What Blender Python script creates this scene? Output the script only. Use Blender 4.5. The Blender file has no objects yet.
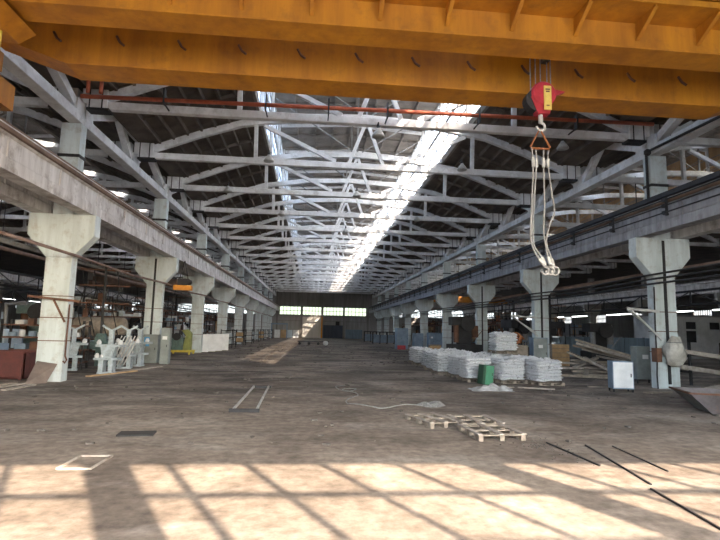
import bpy, math, random
from mathutils import Vector, Matrix, noise
random.seed(7)
S = bpy.context.scene
COL = S.collection
R = math.radians

# ------------------------------------------------------------------ materials
def mat(name, c1, c2=None, scale=1.0, rough=.85, metal=0.0, bump=0.0, streak=False, c3=None, s3=6.0, amt3=.5, lo=.35, hi=.65):
    m = bpy.data.materials.new(name); m.use_nodes = True
    nt = m.node_tree; N = nt.nodes; L = nt.links
    b = N['Principled BSDF']
    b.inputs['Roughness'].default_value = rough
    b.inputs['Metallic'].default_value = metal
    c2 = c2 or tuple(x*.7 for x in c1)
    geo = N.new('ShaderNodeNewGeometry')
    mp = N.new('ShaderNodeMapping')
    L.new(geo.outputs['Position'], mp.inputs['Vector'])
    mp.inputs['Scale'].default_value = (scale*3, scale*3, scale*.35) if streak else (scale,)*3
    n1 = N.new('ShaderNodeTexNoise'); n1.inputs['Scale'].default_value = 1.0
    n1.inputs['Detail'].default_value = 8; n1.inputs['Roughness'].default_value = .65
    L.new(mp.outputs['Vector'], n1.inputs['Vector'])
    r1 = N.new('ShaderNodeValToRGB')
    r1.color_ramp.elements[0].position = lo; r1.color_ramp.elements[1].position = hi
    r1.color_ramp.elements[0].color = (*c2, 1); r1.color_ramp.elements[1].color = (*c1, 1)
    L.new(n1.outputs['Fac'], r1.inputs['Fac'])
    out = r1.outputs['Color']
    if c3:
        n2 = N.new('ShaderNodeTexNoise'); n2.inputs['Scale'].default_value = s3
        n2.inputs['Detail'].default_value = 6; n2.inputs['Roughness'].default_value = .7
        L.new(geo.outputs['Position'], n2.inputs['Vector'])
        r2 = N.new('ShaderNodeValToRGB')
        r2.color_ramp.elements[0].position = .52; r2.color_ramp.elements[1].position = .68
        r2.color_ramp.elements[0].color = (0, 0, 0, 1); r2.color_ramp.elements[1].color = (amt3,)*3 + (1,)
        L.new(n2.outputs['Fac'], r2.inputs['Fac'])
        mx = N.new('ShaderNodeMixRGB'); mx.inputs[2].default_value = (*c3, 1)
        L.new(r2.outputs['Color'], mx.inputs[0]); L.new(out, mx.inputs[1]); out = mx.outputs[0]
    L.new(out, b.inputs['Base Color'])
    if bump:
        n3 = N.new('ShaderNodeTexNoise'); n3.inputs['Scale'].default_value = 9*scale
        n3.inputs['Detail'].default_value = 6
        L.new(geo.outputs['Position'], n3.inputs['Vector'])
        bp = N.new('ShaderNodeBump'); bp.inputs['Strength'].default_value = bump; bp.inputs['Distance'].default_value = .05
        L.new(n3.outputs['Fac'], bp.inputs['Height']); L.new(bp.outputs['Normal'], b.inputs['Normal'])
    return m

def glass(name, tint, clear, diff):
    m = bpy.data.materials.new(name); m.use_nodes = True
    nt = m.node_tree; N = nt.nodes; L = nt.links
    N.remove(N['Principled BSDF'])
    t = N.new('ShaderNodeBsdfTransparent'); t.inputs[0].default_value = (*tint, 1)
    tr = N.new('ShaderNodeBsdfTranslucent'); tr.inputs[0].default_value = (*diff, 1)
    mx = N.new('ShaderNodeMixShader'); mx.inputs[0].default_value = clear
    if clear < .99:
        geo = N.new('ShaderNodeNewGeometry')
        nz = N.new('ShaderNodeTexNoise'); nz.inputs['Scale'].default_value = .9; nz.inputs['Detail'].default_value = 5
        L.new(geo.outputs['Position'], nz.inputs['Vector'])
        mr = N.new('ShaderNodeMapRange'); mr.inputs[1].default_value = .35; mr.inputs[2].default_value = .65
        mr.inputs[3].default_value = max(0, clear-.25); mr.inputs[4].default_value = min(1, clear+.25)
        L.new(nz.outputs['Fac'], mr.inputs[0]); L.new(mr.outputs[0], mx.inputs[0])
    L.new(tr.outputs[0], mx.inputs[1]); L.new(t.outputs[0], mx.inputs[2])
    L.new(mx.outputs[0], N['Material Output'].inputs['Surface'])
    return m

def floor_material():
    m = bpy.data.materials.new('dirty_concrete_floor'); m.use_nodes = True
    nt = m.node_tree; N = nt.nodes; L = nt.links; b = N['Principled BSDF']
    geo = N.new('ShaderNodeNewGeometry')
    def nz(scale, det, sx=1, sy=1, rough=.65, off=0, dist=0):
        mp = N.new('ShaderNodeMapping'); mp.inputs['Scale'].default_value = (scale*sx, scale*sy, scale)
        mp.inputs['Location'].default_value = (off, off*.7, 0)
        L.new(geo.outputs['Position'], mp.inputs['Vector'])
        n = N.new('ShaderNodeTexNoise'); n.inputs['Scale'].default_value = 1; n.inputs['Detail'].default_value = det
        n.inputs['Roughness'].default_value = rough; n.inputs['Distortion'].default_value = dist
        L.new(mp.outputs['Vector'], n.inputs['Vector']); return n.outputs['Fac']
    def ramp(f, a, b_, ca, cb):
        r = N.new('ShaderNodeValToRGB'); e = r.color_ramp.elements
        e[0].position = a; e[1].position = b_; e[0].color = (*ca, 1); e[1].color = (*cb, 1)
        L.new(f, r.inputs['Fac']); return r.outputs['Color']
    def mix(f, a, b_, mode='MIX'):
        x = N.new('ShaderNodeMixRGB'); x.blend_type = mode
        if isinstance(f, float): x.inputs[0].default_value = f
        else: L.new(f, x.inputs[0])
        for i, v in ((1, a), (2, b_)):
            if isinstance(v, tuple): x.inputs[i].default_value = (*v, 1)
            else: L.new(v, x.inputs[i])
        return x.outputs[0]
    base = ramp(nz(.22, 8, dist=.4), .40, .60, (.19, .155, .125), (.40, .34, .28))
    pale = ramp(nz(.45, 7, .6, 1.3, off=9, dist=.8), .52, .72, (0, 0, 0), (.6, .6, .6))
    c = mix(pale, base, (.46, .43, .38))
    dk = ramp(nz(.42, 9, .55, 1.2, .75, off=23, dist=.6), .45, .60, (0, 0, 0), (.88, .88, .88))
    # dark stains are faint near the camera and strengthen down the hall
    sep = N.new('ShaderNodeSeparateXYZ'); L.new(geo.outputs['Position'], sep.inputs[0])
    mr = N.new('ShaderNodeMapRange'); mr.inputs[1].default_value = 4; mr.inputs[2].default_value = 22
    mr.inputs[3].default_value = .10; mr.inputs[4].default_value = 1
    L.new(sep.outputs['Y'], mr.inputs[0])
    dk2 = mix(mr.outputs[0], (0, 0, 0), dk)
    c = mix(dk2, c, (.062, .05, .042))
    grit = ramp(nz(5, 8, off=3), .3, .7, (.55, .54, .53), (1.2, 1.2, 1.2))
    c = mix(1.0, c, grit, 'MULTIPLY')
    L.new(c, b.inputs['Base Color'])
    b.inputs['Roughness'].default_value = .8
    b.inputs['Specular IOR Level'].default_value = .3
    bp = N.new('ShaderNodeBump'); bp.inputs['Strength'].default_value = .35; bp.inputs['Distance'].default_value = .03
    L.new(nz(6, 9, off=5), bp.inputs['Height']); L.new(bp.outputs['Normal'], b.inputs['Normal'])
    return m

M = dict(
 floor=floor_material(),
 column=mat('limewashed_concrete', (.66, .73, .73), (.48, .53, .52), .8, bump=.25, streak=True, c3=(.34, .30, .24), s3=2.2, amt3=.5),
 column_far=mat('grey_concrete_column', (.42, .41, .37), (.27, .25, .22), .8, bump=.2, streak=True),
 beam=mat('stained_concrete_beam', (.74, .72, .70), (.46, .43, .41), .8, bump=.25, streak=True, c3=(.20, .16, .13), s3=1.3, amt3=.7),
 beam_shaded=mat('shaded_concrete_beam', (.40, .40, .41), (.22, .22, .23), .8, bump=.25, streak=True, c3=(.13, .11, .10), s3=1.3, amt3=.6),  # same stained concrete as the left row, with its shade painted in
 truss=mat('whitewashed_truss_concrete', (.82, .83, .84), (.58, .58, .58), 1.0, bump=.15, c3=(.30, .27, .25), s3=1.8, amt3=.45),
 roof=mat('sooty_roof_slab', (.17, .14, .115), (.085, .07, .06), .8, bump=.2),
 lantern_roof=mat('pale_roof_slab', (.30, .27, .24), (.17, .15, .13), .8, bump=.2),
 wall=mat('grimy_wall_panel', (.36, .36, .35), (.24, .23, .22), .5, streak=True),
 wall_dark=mat('soot_wall_panel', (.27, .26, .25), (.17, .16, .155), .5, streak=True),
 gate=mat('pale_gate_panel', (.72, .70, .66), (.55, .53, .49), .6, streak=True),
 gate_blue=mat('navy_gate_panel', (.10, .12, .16), (.06, .07, .10), .6, streak=True),
 glass=glass('dusty_lantern_glass', (.95, .97, 1), .40, (.42, .45, .47)),
 glass_left=glass('soot_streaked_lantern_glass', (.62, .80, 1), .28, (.24, .26, .28)),
 glass_side=glass('grimy_lantern_glass', (.95, .96, 1), .65, (.5, .5, .48)),
 clear=glass('clear_window_glass', (.96, .97, .97), 1.0, (.5, .5, .5)),
 greenglass=glass('green_tinted_window_glass', (.115, .130, .095), 1.0, (.5, .5, .5)),
 fargl=glass('grimy_far_window_glass', (.16, .165, .17), 1.0, (.5, .5, .5)),
 dark=mat('blackened_steel', (.045, .045, .048), (.025, .024, .024), 2, .6, .3),
 steel=mat('grey_steel', (.30, .31, .32), (.18, .18, .18), 2, .55, .4, c3=(.16, .08, .04), amt3=.5),
 paleline=mat('bare_bright_steel', (.62, .62, .60), (.42, .41, .38), 3, .5, .2),
 rust=mat('rusty_steel', (.20, .095, .055), (.10, .055, .038), 2.5, .8, .1, .2),
 rustbeam=mat('rusty_rail', (.26, .17, .12), (.14, .09, .065), 1.5, .75, .1),
 pipe=mat('red_primer_paint', (.62, .16, .08), (.45, .11, .06), 2, .6, c3=(.2, .08, .05)),
 pipe_brown=mat('brown_pipe_paint', (.27, .19, .16), (.16, .11, .095), 2, .7),
 crane=mat('crane_yellow_paint', (.54, .22, .012), (.33, .12, .009), .45, .55, c3=(.16, .06, .02), s3=2.0, amt3=.35, streak=True),
 red=mat('hook_block_red_paint', (.50, .03, .05), (.34, .02, .03), 4, .5),
 redbin=mat('red_bin_paint', (.13, .036, .03), (.08, .028, .025), 3, .75, bump=.2),
 label_yellow=mat('faded_yellow_plate', (.75, .58, .14), (.6, .44, .10), 6, .6),
 rope=mat('wire_rope', (.36, .36, .34), (.20, .20, .19), 20, .6, .3),
 sling=mat('pale_sling_rope', (.38, .37, .35), (.24, .23, .22), 20, .7),
 timber=mat('weathered_timber', (.40, .34, .27), (.22, .18, .14), 3, .9, bump=.3),
 plank=mat('grey_plank', (.48, .43, .37), (.27, .23, .19), 3, .9, bump=.3),
 freshwood=mat('fresh_timber', (.62, .42, .22), (.45, .29, .15), 3, .85),
 ply=mat('brown_plywood', (.22, .17, .14), (.14, .11, .095), 2, .8),
 bags=mat('crumpled_white_film', (.93, .94, .96), (.64, .66, .68), 6, .45, bump=1.0, c3=(.16, .17, .18), s3=6, amt3=.9),  # white film; shade in its creases is painted as dark patches
 film=mat('loose_plastic_film', (.66, .67, .66), (.38, .38, .37), 3, .5, bump=.6),
 sack=mat('wrapped_cloth_sack', (.66, .63, .56), (.42, .39, .33), 4, .8, bump=.5),
 green=mat('green_cabinet_paint', (.07, .27, .15), (.05, .20, .11), 3, .5),
 green_dark=mat('dark_green_paint', (.03, .10, .055), (.025, .08, .045), 3, .5),
 whitebox=mat('white_enamel', (.80, .82, .82), (.64, .66, .66), 2, .45),
 cabgrey=mat('grey_green_enamel', (.30, .33, .31), (.21, .23, .22), 2, .55),
 cabblue=mat('dusty_blue_enamel', (.24, .33, .42), (.16, .22, .29), 2, .55),
 bluefence=mat('slate_blue_sheet', (.20, .28, .34), (.13, .18, .23), .8, .6, streak=True),
 bluebright=mat('bright_blue_paint', (.10, .38, .68), (.07, .28, .52), 3, .5),
 paper=mat('white_paper', (.85, .85, .84), (.78, .78, .77), 5, .8),
 ink=mat('black_ink', (.03, .03, .03), (.02, .02, .02), 5, .8),
 machine=mat('pale_machine_enamel', (.50, .58, .62), (.32, .37, .39), 4, .5, c3=(.2, .15, .11), s3=9, amt3=.5),
 machgreen=mat('machine_green_paint', (.13, .21, .19), (.08, .13, .12), 4, .55, c3=(.10, .06, .04), amt3=.5),
 olive=mat('olive_machine_paint', (.30, .33, .10), (.2, .22, .07), 4, .55),
 yellow=mat('yellow_frame_paint', (.75, .60, .08), (.55, .43, .06), 4, .55),
 orange=mat('orange_paint', (.85, .36, .04), (.65, .25, .03), 4, .55),
 lamp=mat('lamp_enamel', (.50, .50, .47), (.33, .32, .30), 8, .45),
 shed=mat('shed_whitewash', (.58, .58, .56), (.42, .42, .40), 1, .8),
 lightpanel=mat('pale_blue_panel', (.62, .72, .78), (.48, .56, .61), 1, .7),
 warmboard=mat('warm_board', (.52, .36, .20), (.36, .24, .13), 1, .8),
 copper=mat('orange_rusted_metal', (.50, .19, .07), (.28, .10, .05), 6, .7, .2, .3),
 skip=mat('trough_steel', (.17, .15, .15), (.09, .075, .07), 2, .6, .1, c3=(.26, .13, .08), s3=1.2, amt3=.8),
 gravel=mat('grey_gravel', (.17, .15, .13), (.08, .07, .06), 9, .95),
 rubber=mat('black_rubber', (.04, .038, .036), (.025, .024, .023), 5, .8),
)

# ------------------------------------------------------------------ mesh helpers
class MB:
    def __init__(s): s.v = []; s.f = []
    def add(s, vs, fs):
        o = len(s.v); s.v += [tuple(v) for v in vs]; s.f += [[i+o for i in f] for f in fs]; return s
    def box(s, c, d, rot=None):
        x, y, z = (k/2 for k in d)
        vs = [Vector((i*x, j*y, k*z)) for k in (-1, 1) for j in (-1, 1) for i in (-1, 1)]
        if rot: vs = [rot @ v for v in vs]
        c = Vector(c)
        return s.add([v+c for v in vs], [(0,2,3,1),(4,5,7,6),(0,1,5,4),(2,6,7,3),(0,4,6,2),(1,3,7,5)])
    def lo(s, a, b):   # box from corner to corner
        return s.box([(p+q)/2 for p, q in zip(a, b)], [abs(q-p) for p, q in zip(a, b)])
    def bar(s, p, q, w, h, up=(0,0,1)):
        p = Vector(p); q = Vector(q); d = (q-p).normalized(); u = Vector(up)
        if abs(d.dot(u)) > .98: u = Vector((1,0,0))
        r = d.cross(u).normalized(); u = r.cross(d)
        vs = [e + r*(i*w/2) + u*(j*h/2) for e in (p, q) for j in (-1, 1) for i in (-1, 1)]
        return s.add(vs, [(0,2,3,1),(4,5,7,6),(0,1,5,4),(2,6,7,3),(0,4,6,2),(1,3,7,5)])
    def tube(s, pts, r, n=8, closed=False):
        pts = [Vector(p) for p in pts]; m = len(pts); rings = []; last = None
        for i, p in enumerate(pts):
            a = pts[(i-1) % m] if (i > 0 or closed) else p
            b = pts[(i+1) % m] if (i < m-1 or closed) else p
            d = (b-a).normalized()
            u = last if last is not None else (Vector((0,0,1)) if abs(d.z) < .9 else Vector((1,0,0)))
            x = d.cross(u); 
            if x.length < 1e-4: x = d.cross(Vector((0,1,0)))
            x.normalize(); u = x.cross(d); last = u
            rr = r[i] if isinstance(r, (list, tuple)) else r
            rings.append([p + (x*math.cos(t)+u*math.sin(t))*rr for t in (2*math.pi*k/n for k in range(n))])
        vs = [v for g in rings for v in g]; fs = []
        for i in range(m if closed else m-1):
            a = i*n; b = ((i+1) % m)*n
            for k in range(n): fs.append((a+k, a+(k+1) % n, b+(k+1) % n, b+k))
        if not closed: fs += [tuple(range(n))[::-1], tuple(range((m-1)*n, m*n))]
        return s.add(vs, fs)
    def prism(s, poly, axis, a, b):   # polygon of (p,q) extruded along axis
        def mk(p, q, t):
            return (t, p, q) if axis == 'x' else ((p, t, q) if axis == 'y' else (p, q, t))
        n = len(poly)
        vs = [mk(p, q, a) for p, q in poly] + [mk(p, q, b) for p, q in poly]
        fs = [tuple(range(n)), tuple(range(2*n-1, n-1, -1))] + [(i, i+n, (i+1) % n+n, (i+1) % n) for i in range(n)]
        return s.add(vs, fs)
    def lathe(s, prof, c=(0,0,0), n=16, axis='z'):
        vs = []; fs = []; c = Vector(c)
        for r, z in prof:
            for k in range(n):
                t = 2*math.pi*k/n; a, b = r*math.cos(t), r*math.sin(t)
                vs.append(c + Vector((a, b, z) if axis == 'z' else ((z, a, b) if axis == 'x' else (a, z, b))))
        for i in range(len(prof)-1):
            for k in range(n): fs.append((i*n+k, i*n+(k+1) % n, (i+1)*n+(k+1) % n, (i+1)*n+k))
        fs += [tuple(range(n))[::-1], tuple(range((len(prof)-1)*n, len(prof)*n))]
        return s.add(vs, fs)
    def build(s, name, m, parent=None, smooth=False, bevel=0):
        me = bpy.data.meshes.new(name); me.from_pydata(s.v, [], s.f)
        import bmesh
        bm = bmesh.new(); bm.from_mesh(me)
        bmesh.ops.recalc_face_normals(bm, faces=bm.faces); bm.to_mesh(me); bm.free()
        me.materials.append(M[m])
        if smooth:
            for p in me.polygons: p.use_smooth = True
        o = bpy.data.objects.new(name, me); COL.objects.link(o)
        if parent: o.parent = parent
        if bevel:
            bv = o.modifiers.new('bevel', 'BEVEL'); bv.width = bevel; bv.segments = 2; bv.limit_method = 'ANGLE'
        return o

def tag(o, label, cat, group=None):
    o['label'] = label; o['category'] = cat
    if group: o['group'] = group
    return o
def thing(name, label, cat, loc=(0,0,0), rz=0, group=None):
    o = bpy.data.objects.new(name, None); COL.objects.link(o); o.empty_display_size = .2
    o.location = loc; o.rotation_euler = (0, 0, rz)
    return tag(o, label, cat, group)
def kids(o): return [c for c in bpy.data.objects if c.parent == o]
def dup(root, loc, label, rz=None, group=None, tree=None):
    r = root.copy(); COL.objects.link(r); r.location = loc; r['label'] = label
    if rz is not None: r.rotation_euler = (0, 0, rz)
    if group: r['group'] = group
    for ch, subs in tree:
        c = ch.copy(); COL.objects.link(c); c.parent = r
        for g in subs:
            d = g.copy(); COL.objects.link(d); d.parent = c
    return r
def tree_of(root): return [(c, kids(c)) for c in kids(root)]
def struct(o): o['kind'] = 'structure'; return o
ORD = ['first','second','third','fourth','fifth','sixth','seventh','eighth','ninth','tenth','eleventh','twelfth',
       'thirteenth','fourteenth','fifteenth','sixteenth','seventeenth','eighteenth','nineteenth','twentieth']

# ------------------------------------------------------------------ the plan of the hall
ROW = 12.8            # crane columns either side of the main hall
OUT = 37.6            # next rows
BAY = (ROW+OUT)/2     # centre of the side bays
Y1 = 20.75            # first column in view
YF = 128.6            # far wall
YN = -4.0             # near gable wall
ys = [Y1 + 12*k for k in range(9)]
ty = [Y1 + 6*k for k in range(18)]

# floor
g = MB()
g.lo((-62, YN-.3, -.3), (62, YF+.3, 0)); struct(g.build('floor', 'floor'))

# ------------------------------------------------------------------ roof shells
def roof(c, name):
    g = MB()
    up = [(-12.3, 11.98), (-11.2, 12.2), (-6.9, 13.85), (-6.05, 13.95)]
    for sgn in (-1, 1):
        pts = [(c+sgn*-x, z) for x, z in up]
        poly = pts + [(x, z+.3) for x, z in pts[::-1]]
        g.prism(poly, 'y', YN, YF+.3)
        # slab ribs
        for t in [k/6 for k in range(7)]:
            x = 11.2 + (6.9-11.2)*t; z = 12.2+(13.85-12.2)*t
            g.lo((c+sgn*x-.06, YN, z-.22), (c+sgn*x+.06, YF, z+.05))
        for k in range(0, 44):
            y = Y1-6 + k*3
            if y > YF: break
            g.bar((c+sgn*11.3, y, 12.12), (c+sgn*6.4, y, 13.80), .1, .18)
        g.lo((c+sgn*12.2, YN, 11.98), (c+sgn*12.32, YF, 12.9)); g.lo((c+sgn*12.2, YN, 12.8), (c+sgn*13.0, YF, 13.0))
    # solid roof where there is no lantern
    for a, b in ((YN, Y1-12.3), (YF-11.5, YF+.3)):
        g.lo((c-6.1, a, 13.95), (c+6.1, b, 14.25))
    return struct(g.build(name, 'roof'))
roof(0, 'ceiling'); roof(-BAY, 'ceiling'); roof(BAY, 'ceiling')
g = MB()
for s in (-1, 1): g.lo((s*(OUT+.2), YN, 12.0), (s*62, YF, 12.3))
struct(g.build('ceiling', 'roof'))

# lanterns: curb, glazing both sides, roof, end gables
LY0, LY1, LZ0, LZ1 = Y1-12.3, YF-11.5, 14.35, 18.7
wn = 1
def lantern(c, side):
    global wn
    g = MB()
    g.prism([(c-6.5, LZ1+.1), (c-6.5, LZ1+.35), (c, LZ1+.75), (c+6.5, LZ1+.35), (c+6.5, LZ1+.1), (c, LZ1+.5)], 'y', LY0-.3, LY1+.3)
    for k in range(38):
        y = LY0 + 3*k
        if y < LY1: 
            for s in (-1, 1): g.bar((c, y, LZ1+.42), (c+s*6.3, y, LZ1+.04), .1, .18)
    for k in (-4.5, -3, -1.5, 0, 1.5, 3, 4.5): g.lo((c+k-.05, LY0, LZ1+.1+(.35-abs(k)*.06)-.15), (c+k+.05, LY1, LZ1+.15+(.35-abs(k)*.06)))
    struct(g.build('ceiling', 'lantern_roof'))
    for y in (LY0, LY1):
        g = MB(); g.lo((c-6.1, y-.1, 13.95), (c+6.1, y+.1, LZ1+.6)); struct(g.build('wall_lantern_end', 'wall_dark'))
    for s in (-1, 1):
        x = c+s*6.0
        g = MB(); g.lo((x-.08, LY0, 13.9), (x+.08, LY1, LZ0)); struct(g.build('trim_%d' % wn, 'lantern_roof'))
        g = MB()
        n = int((LY1-LY0)/1.0)
        for k in range(n+1):
            y = LY0 + (LY1-LY0)*k/n
            g.lo((x-.03, y-.025, LZ0), (x+.03, y+.025, LZ1+.1))
        for z in (LZ0+.03, LZ0+1.1, LZ0+2.15, LZ0+2.3, LZ0+3.3, LZ1+.08): g.lo((x-.04, LY0, z-.035), (x+.04, LY1, z+.035))
        w = struct(g.build('window_%d' % wn, 'steel')); wn += 1
        if side:
            g = MB(); g.lo((x-.03, LY0, LZ0+1.15), (x+.03, LY1, LZ1+.1)); g.build('boarding', 'warmboard', w)
        zt = LZ0+1.15 if side else LZ1+.1
        g = MB(); g.add([(x, LY0, LZ0), (x, LY1, LZ0), (x, LY1, zt), (x, LY0, zt)], [(0,1,2,3)])
        g.build('glass_panes', 'glass_side' if side else ('glass' if s > 0 else 'glass_left'), w)
lantern(0, 0); lantern(-BAY, -1); lantern(BAY, 1)

# ------------------------------------------------------------------ walls
def wall_grid(xs, zs, holes, y0, y1):   # solid cells of a wall seen along y
    g = MB()
    for i in range(len(xs)-1):
        for j in range(len(zs)-1):
            if (i, j) in holes: continue
            g.lo((xs[i], y0, zs[j]), (xs[i+1], y1, zs[j+1]))
    return g
# far wall: band of windows between pilasters
px = []
bays = [(-11.4, -6.0), (-5.5, -.75), (-.25, 4.9), (5.3, 10.9),
        (-37, -32), (-31.5, -26.5), (-26, -21), (-20.5, -15), (15.5, 20.5), (21, 26), (26.5, 31.5), (32, 37), (40, 48), (50, 58), (-48, -40), (-58, -50)]
bays.sort()
xs = [-62] + [v for b in bays for v in b] + [62]
holes = {(2*k+1, 1) for k in range(len(bays))}
g = wall_grid(xs, [0, 5.75, 7.95, 19.5], holes, YF, YF+.3); struct(g.build('wall_back', 'wall'))
g = MB(); g.lo((-12.3, YF-.06, 8.0), (12.3, YF, 12.2)); struct(g.build('trim_20', 'wall_dark'))
g = MB()
for x in (-12.0, -5.75, -.5, 5.1, 11.3): g.lo((x-.22, YF-.35, 0), (x+.22, YF-.06, 13.5))
g.lo((-12, YF-.2, 5.55), (12, YF-.07, 5.75)); g.lo((-12, YF-.2, 7.95), (12, YF-.07, 8.1)); g.lo((-12, YF-.2, 4.2), (-5.8, YF-.07, 4.35)); g.lo((-.4, YF-.2, 4.2), (11, YF-.07, 4.35))
struct(g.build('trim_21', 'wall_dark'))
for a, b in bays:
    g = MB(); n = 6
    for k in range(n+1):
        x = a + (b-a)*k/n; g.lo((x-.05, YF+.1, 5.75), (x+.05, YF+.2, 7.95))
    for z in (5.8, 6.85, 7.9): g.lo((a, YF+.1, z-.05), (b, YF+.2, z+.05))
    w = struct(g.build('window_%d' % wn, 'steel')); wn += 1
    g = MB(); g.add([(a, YF+.15, 5.75), (b, YF+.15, 5.75), (b, YF+.15, 7.95), (a, YF+.15, 7.95)], [(0,1,2,3)])
    g.build('glass_panes', 'greenglass' if abs(a+b) < 26 else 'fargl', w)
# gates in the far wall
g = MB(); g.lo((-5.5, YF-.25, 0), (-.75, YF-.05, 5.3)); d = struct(g.build('door_1', 'gate'))
g = MB()
for z in (.15, 1.8, 3.5, 5.15): g.lo((-5.5, YF-.3, z-.06), (-.75, YF-.25, z+.06))
g.build('rail', 'gate', d)
g = MB(); g.lo((-.15, YF-.25, 0), (5.0, YF-.05, 3.3)); d = struct(g.build('door_2', 'gate_blue'))
g = MB(); g.lo((3.0, YF-.32, 3.3), (4.0, YF-.1, 4.3)); g.build('control_hatch', 'dark', d)
g = MB(); g.lo((-.72, YF-.55, 0), (-.38, YF-.3, 5.5)); struct(g.build('trim_22', 'orange'))

# near gable: glazed between posts (behind the camera, throws the sun pattern)
g = MB()
posts = [-12.2, -5.86, .34, 6.54, 12.4]
for x in posts: g.lo((x-.3, YN-.3, 0), (x+.3, YN, 14))
g.lo((-12.5, YN-.3, 0), (12.5, YN, 2.2)); g.lo((-12.5, YN-.3, 8.29), (12.5, YN, 14.3))
for s in (-1, 1): g.lo((s*12.5, YN-.3, 0), (s*62, YN, 14.3))
struct(g.build('wall_front', 'wall'))
for i in range(4):
    a, b = posts[i]+.3, posts[i+1]-.3
    g = MB()
    k = a + .68
    while k < b-.2: g.lo((k-.05, YN-.2, 2.2), (k+.05, YN-.1, 8.29)); k += 1.25
    for z in (3.0, 4.03, 5.1, 6.17, 7.23): g.lo((a, YN-.2, z-.05), (b, YN-.1, z+.05))
    w = struct(g.build('window_%d' % wn, 'steel')); wn += 1
    g = MB(); g.add([(a, YN-.15, 2.2), (b, YN-.15, 2.2), (b, YN-.15, 8.29), (a, YN-.15, 8.29)], [(0,1,2,3)])
    g.build('glass_panes', 'clear', w)
# outer side walls with high strip windows
for s, nm in ((-1, 'wall_left'), (1, 'wall_right')):
    g = MB(); x0, x1 = s*61.7, s*62
    g.lo((x0, YN, 0), (x1, YF, 5.0)); g.lo((x0, YN, 6.8), (x1, YF, 12.3))
    n = 9
    for k in range(n+1):
        y = YN + (YF-YN)*k/n; g.lo((x0, y-5.4, 5.0), (x1, y+5.4, 6.6))
    struct(g.build(nm, 'wall'))
    for k in range(n):
        a = YN+(YF-YN)*k/n+5.4; b = YN+(YF-YN)*(k+1)/n-5.4
        g = MB()
        for j in range(9):
            y = a+(b-a)*j/8; g.lo((s*61.8, y-.06, 5.0), (s*61.9, y+.06, 6.8))
        for z in (5.05, 5.9, 6.75): g.lo((s*61.8, a, z-.06), (s*61.9, b, z+.06))
        w = struct(g.build('window_%d' % wn, 'steel')); wn += 1
        g = MB(); g.add([(s*61.85, a, 5.0), (s*61.85, b, 5.0), (s*61.85, b, 6.8), (s*61.85, a, 6.8)], [(0,1,2,3)])
        g.build('glass_panes', 'fargl', w)

# ------------------------------------------------------------------ crane columns
def make_column(label, m, dark_strip):
    t = thing('crane_column', label, 'column')
    g = MB(); g.lo((-.5, -.25, 0), (.5, .25, 4.9)); g.build('shaft', m, t, bevel=.03)
    g = MB(); g.prism([(-.5, 4.85), (-1.28, 5.75), (-1.28, 6.62), (1.28, 6.62), (1.28, 5.75), (.5, 4.85)], 'y', -.27, .27)
    g.build('corbel', m, t, bevel=.03)
    g = MB(); g.lo((-.4, -.25, 6.62), (.4, .25, 10.45)); g.build('upper_shaft', m, t, bevel=.02)
    g = MB()
    for z in (1.55, 2.45, 3.3): g.lo((-.515, -.265, z), (.515, .265, z+.035))
    g.build('strap', 'rust', t)
    g = MB(); g.lo((-.43, -.28, 9.0), (.43, .28, 9.12)); g.build('upper_strap', 'dark', t)
    if dark_strip:
        g = MB(); g.lo((-.07, -.30, .2), (.05, -.25, 6.5)); g.build('dark_strip', 'dark', t)  # plain dark strip down the front of the shaft
    return t
c0 = make_column('', 'column', False); c1 = make_column('', 'column', True); c2 = make_column('', 'column_far', False)
T0, T1, T2 = tree_of(c0), tree_of(c1), tree_of(c2)
extra = {('left', 0): 'pale crane column at far left with leaning plywood and rusty bracket at its foot',
         ('left', 1): 'pale crane column with two grey electrical cabinets standing at its foot',
         ('left', 2): 'bluish crane column beside the yellow frame of the olive machine',
         ('right', 0): 'pale crane column at right with a dirty cloth sack tied round its lower shaft',
         ('right', 1): 'pale crane column behind the hanging sling hooks beside the grey cabinet'}
for s, nm in ((-1, 'left'), (1, 'right')):
    for k, y in enumerate(ys):
        lab = extra.get((nm, k), 'concrete crane column with corbel, %s from the camera in the %s row of the hall' % (ORD[k], nm))
        cond = (nm == 'right' and k < 3) or (nm == 'left' and k == 1)
        src, tr = (c1, T1) if cond else (c0, T0)
        dup(src, (s*ROW, y, 0), lab, group='crane columns of the main hall', tree=tr)
    for k, y in enumerate(ys):
        dup(c2, (s*OUT, y, 0), 'grey concrete column in the distant row beyond the %s side bay, %s from the camera' % (nm, ORD[k]), group='columns beyond the %s side bay' % nm, tree=T2)
for o, t in ((c0, T0), (c1, T1), (c2, T2)):
    for ch, _ in t: bpy.data.objects.remove(ch)
    bpy.data.objects.remove(o)

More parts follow.
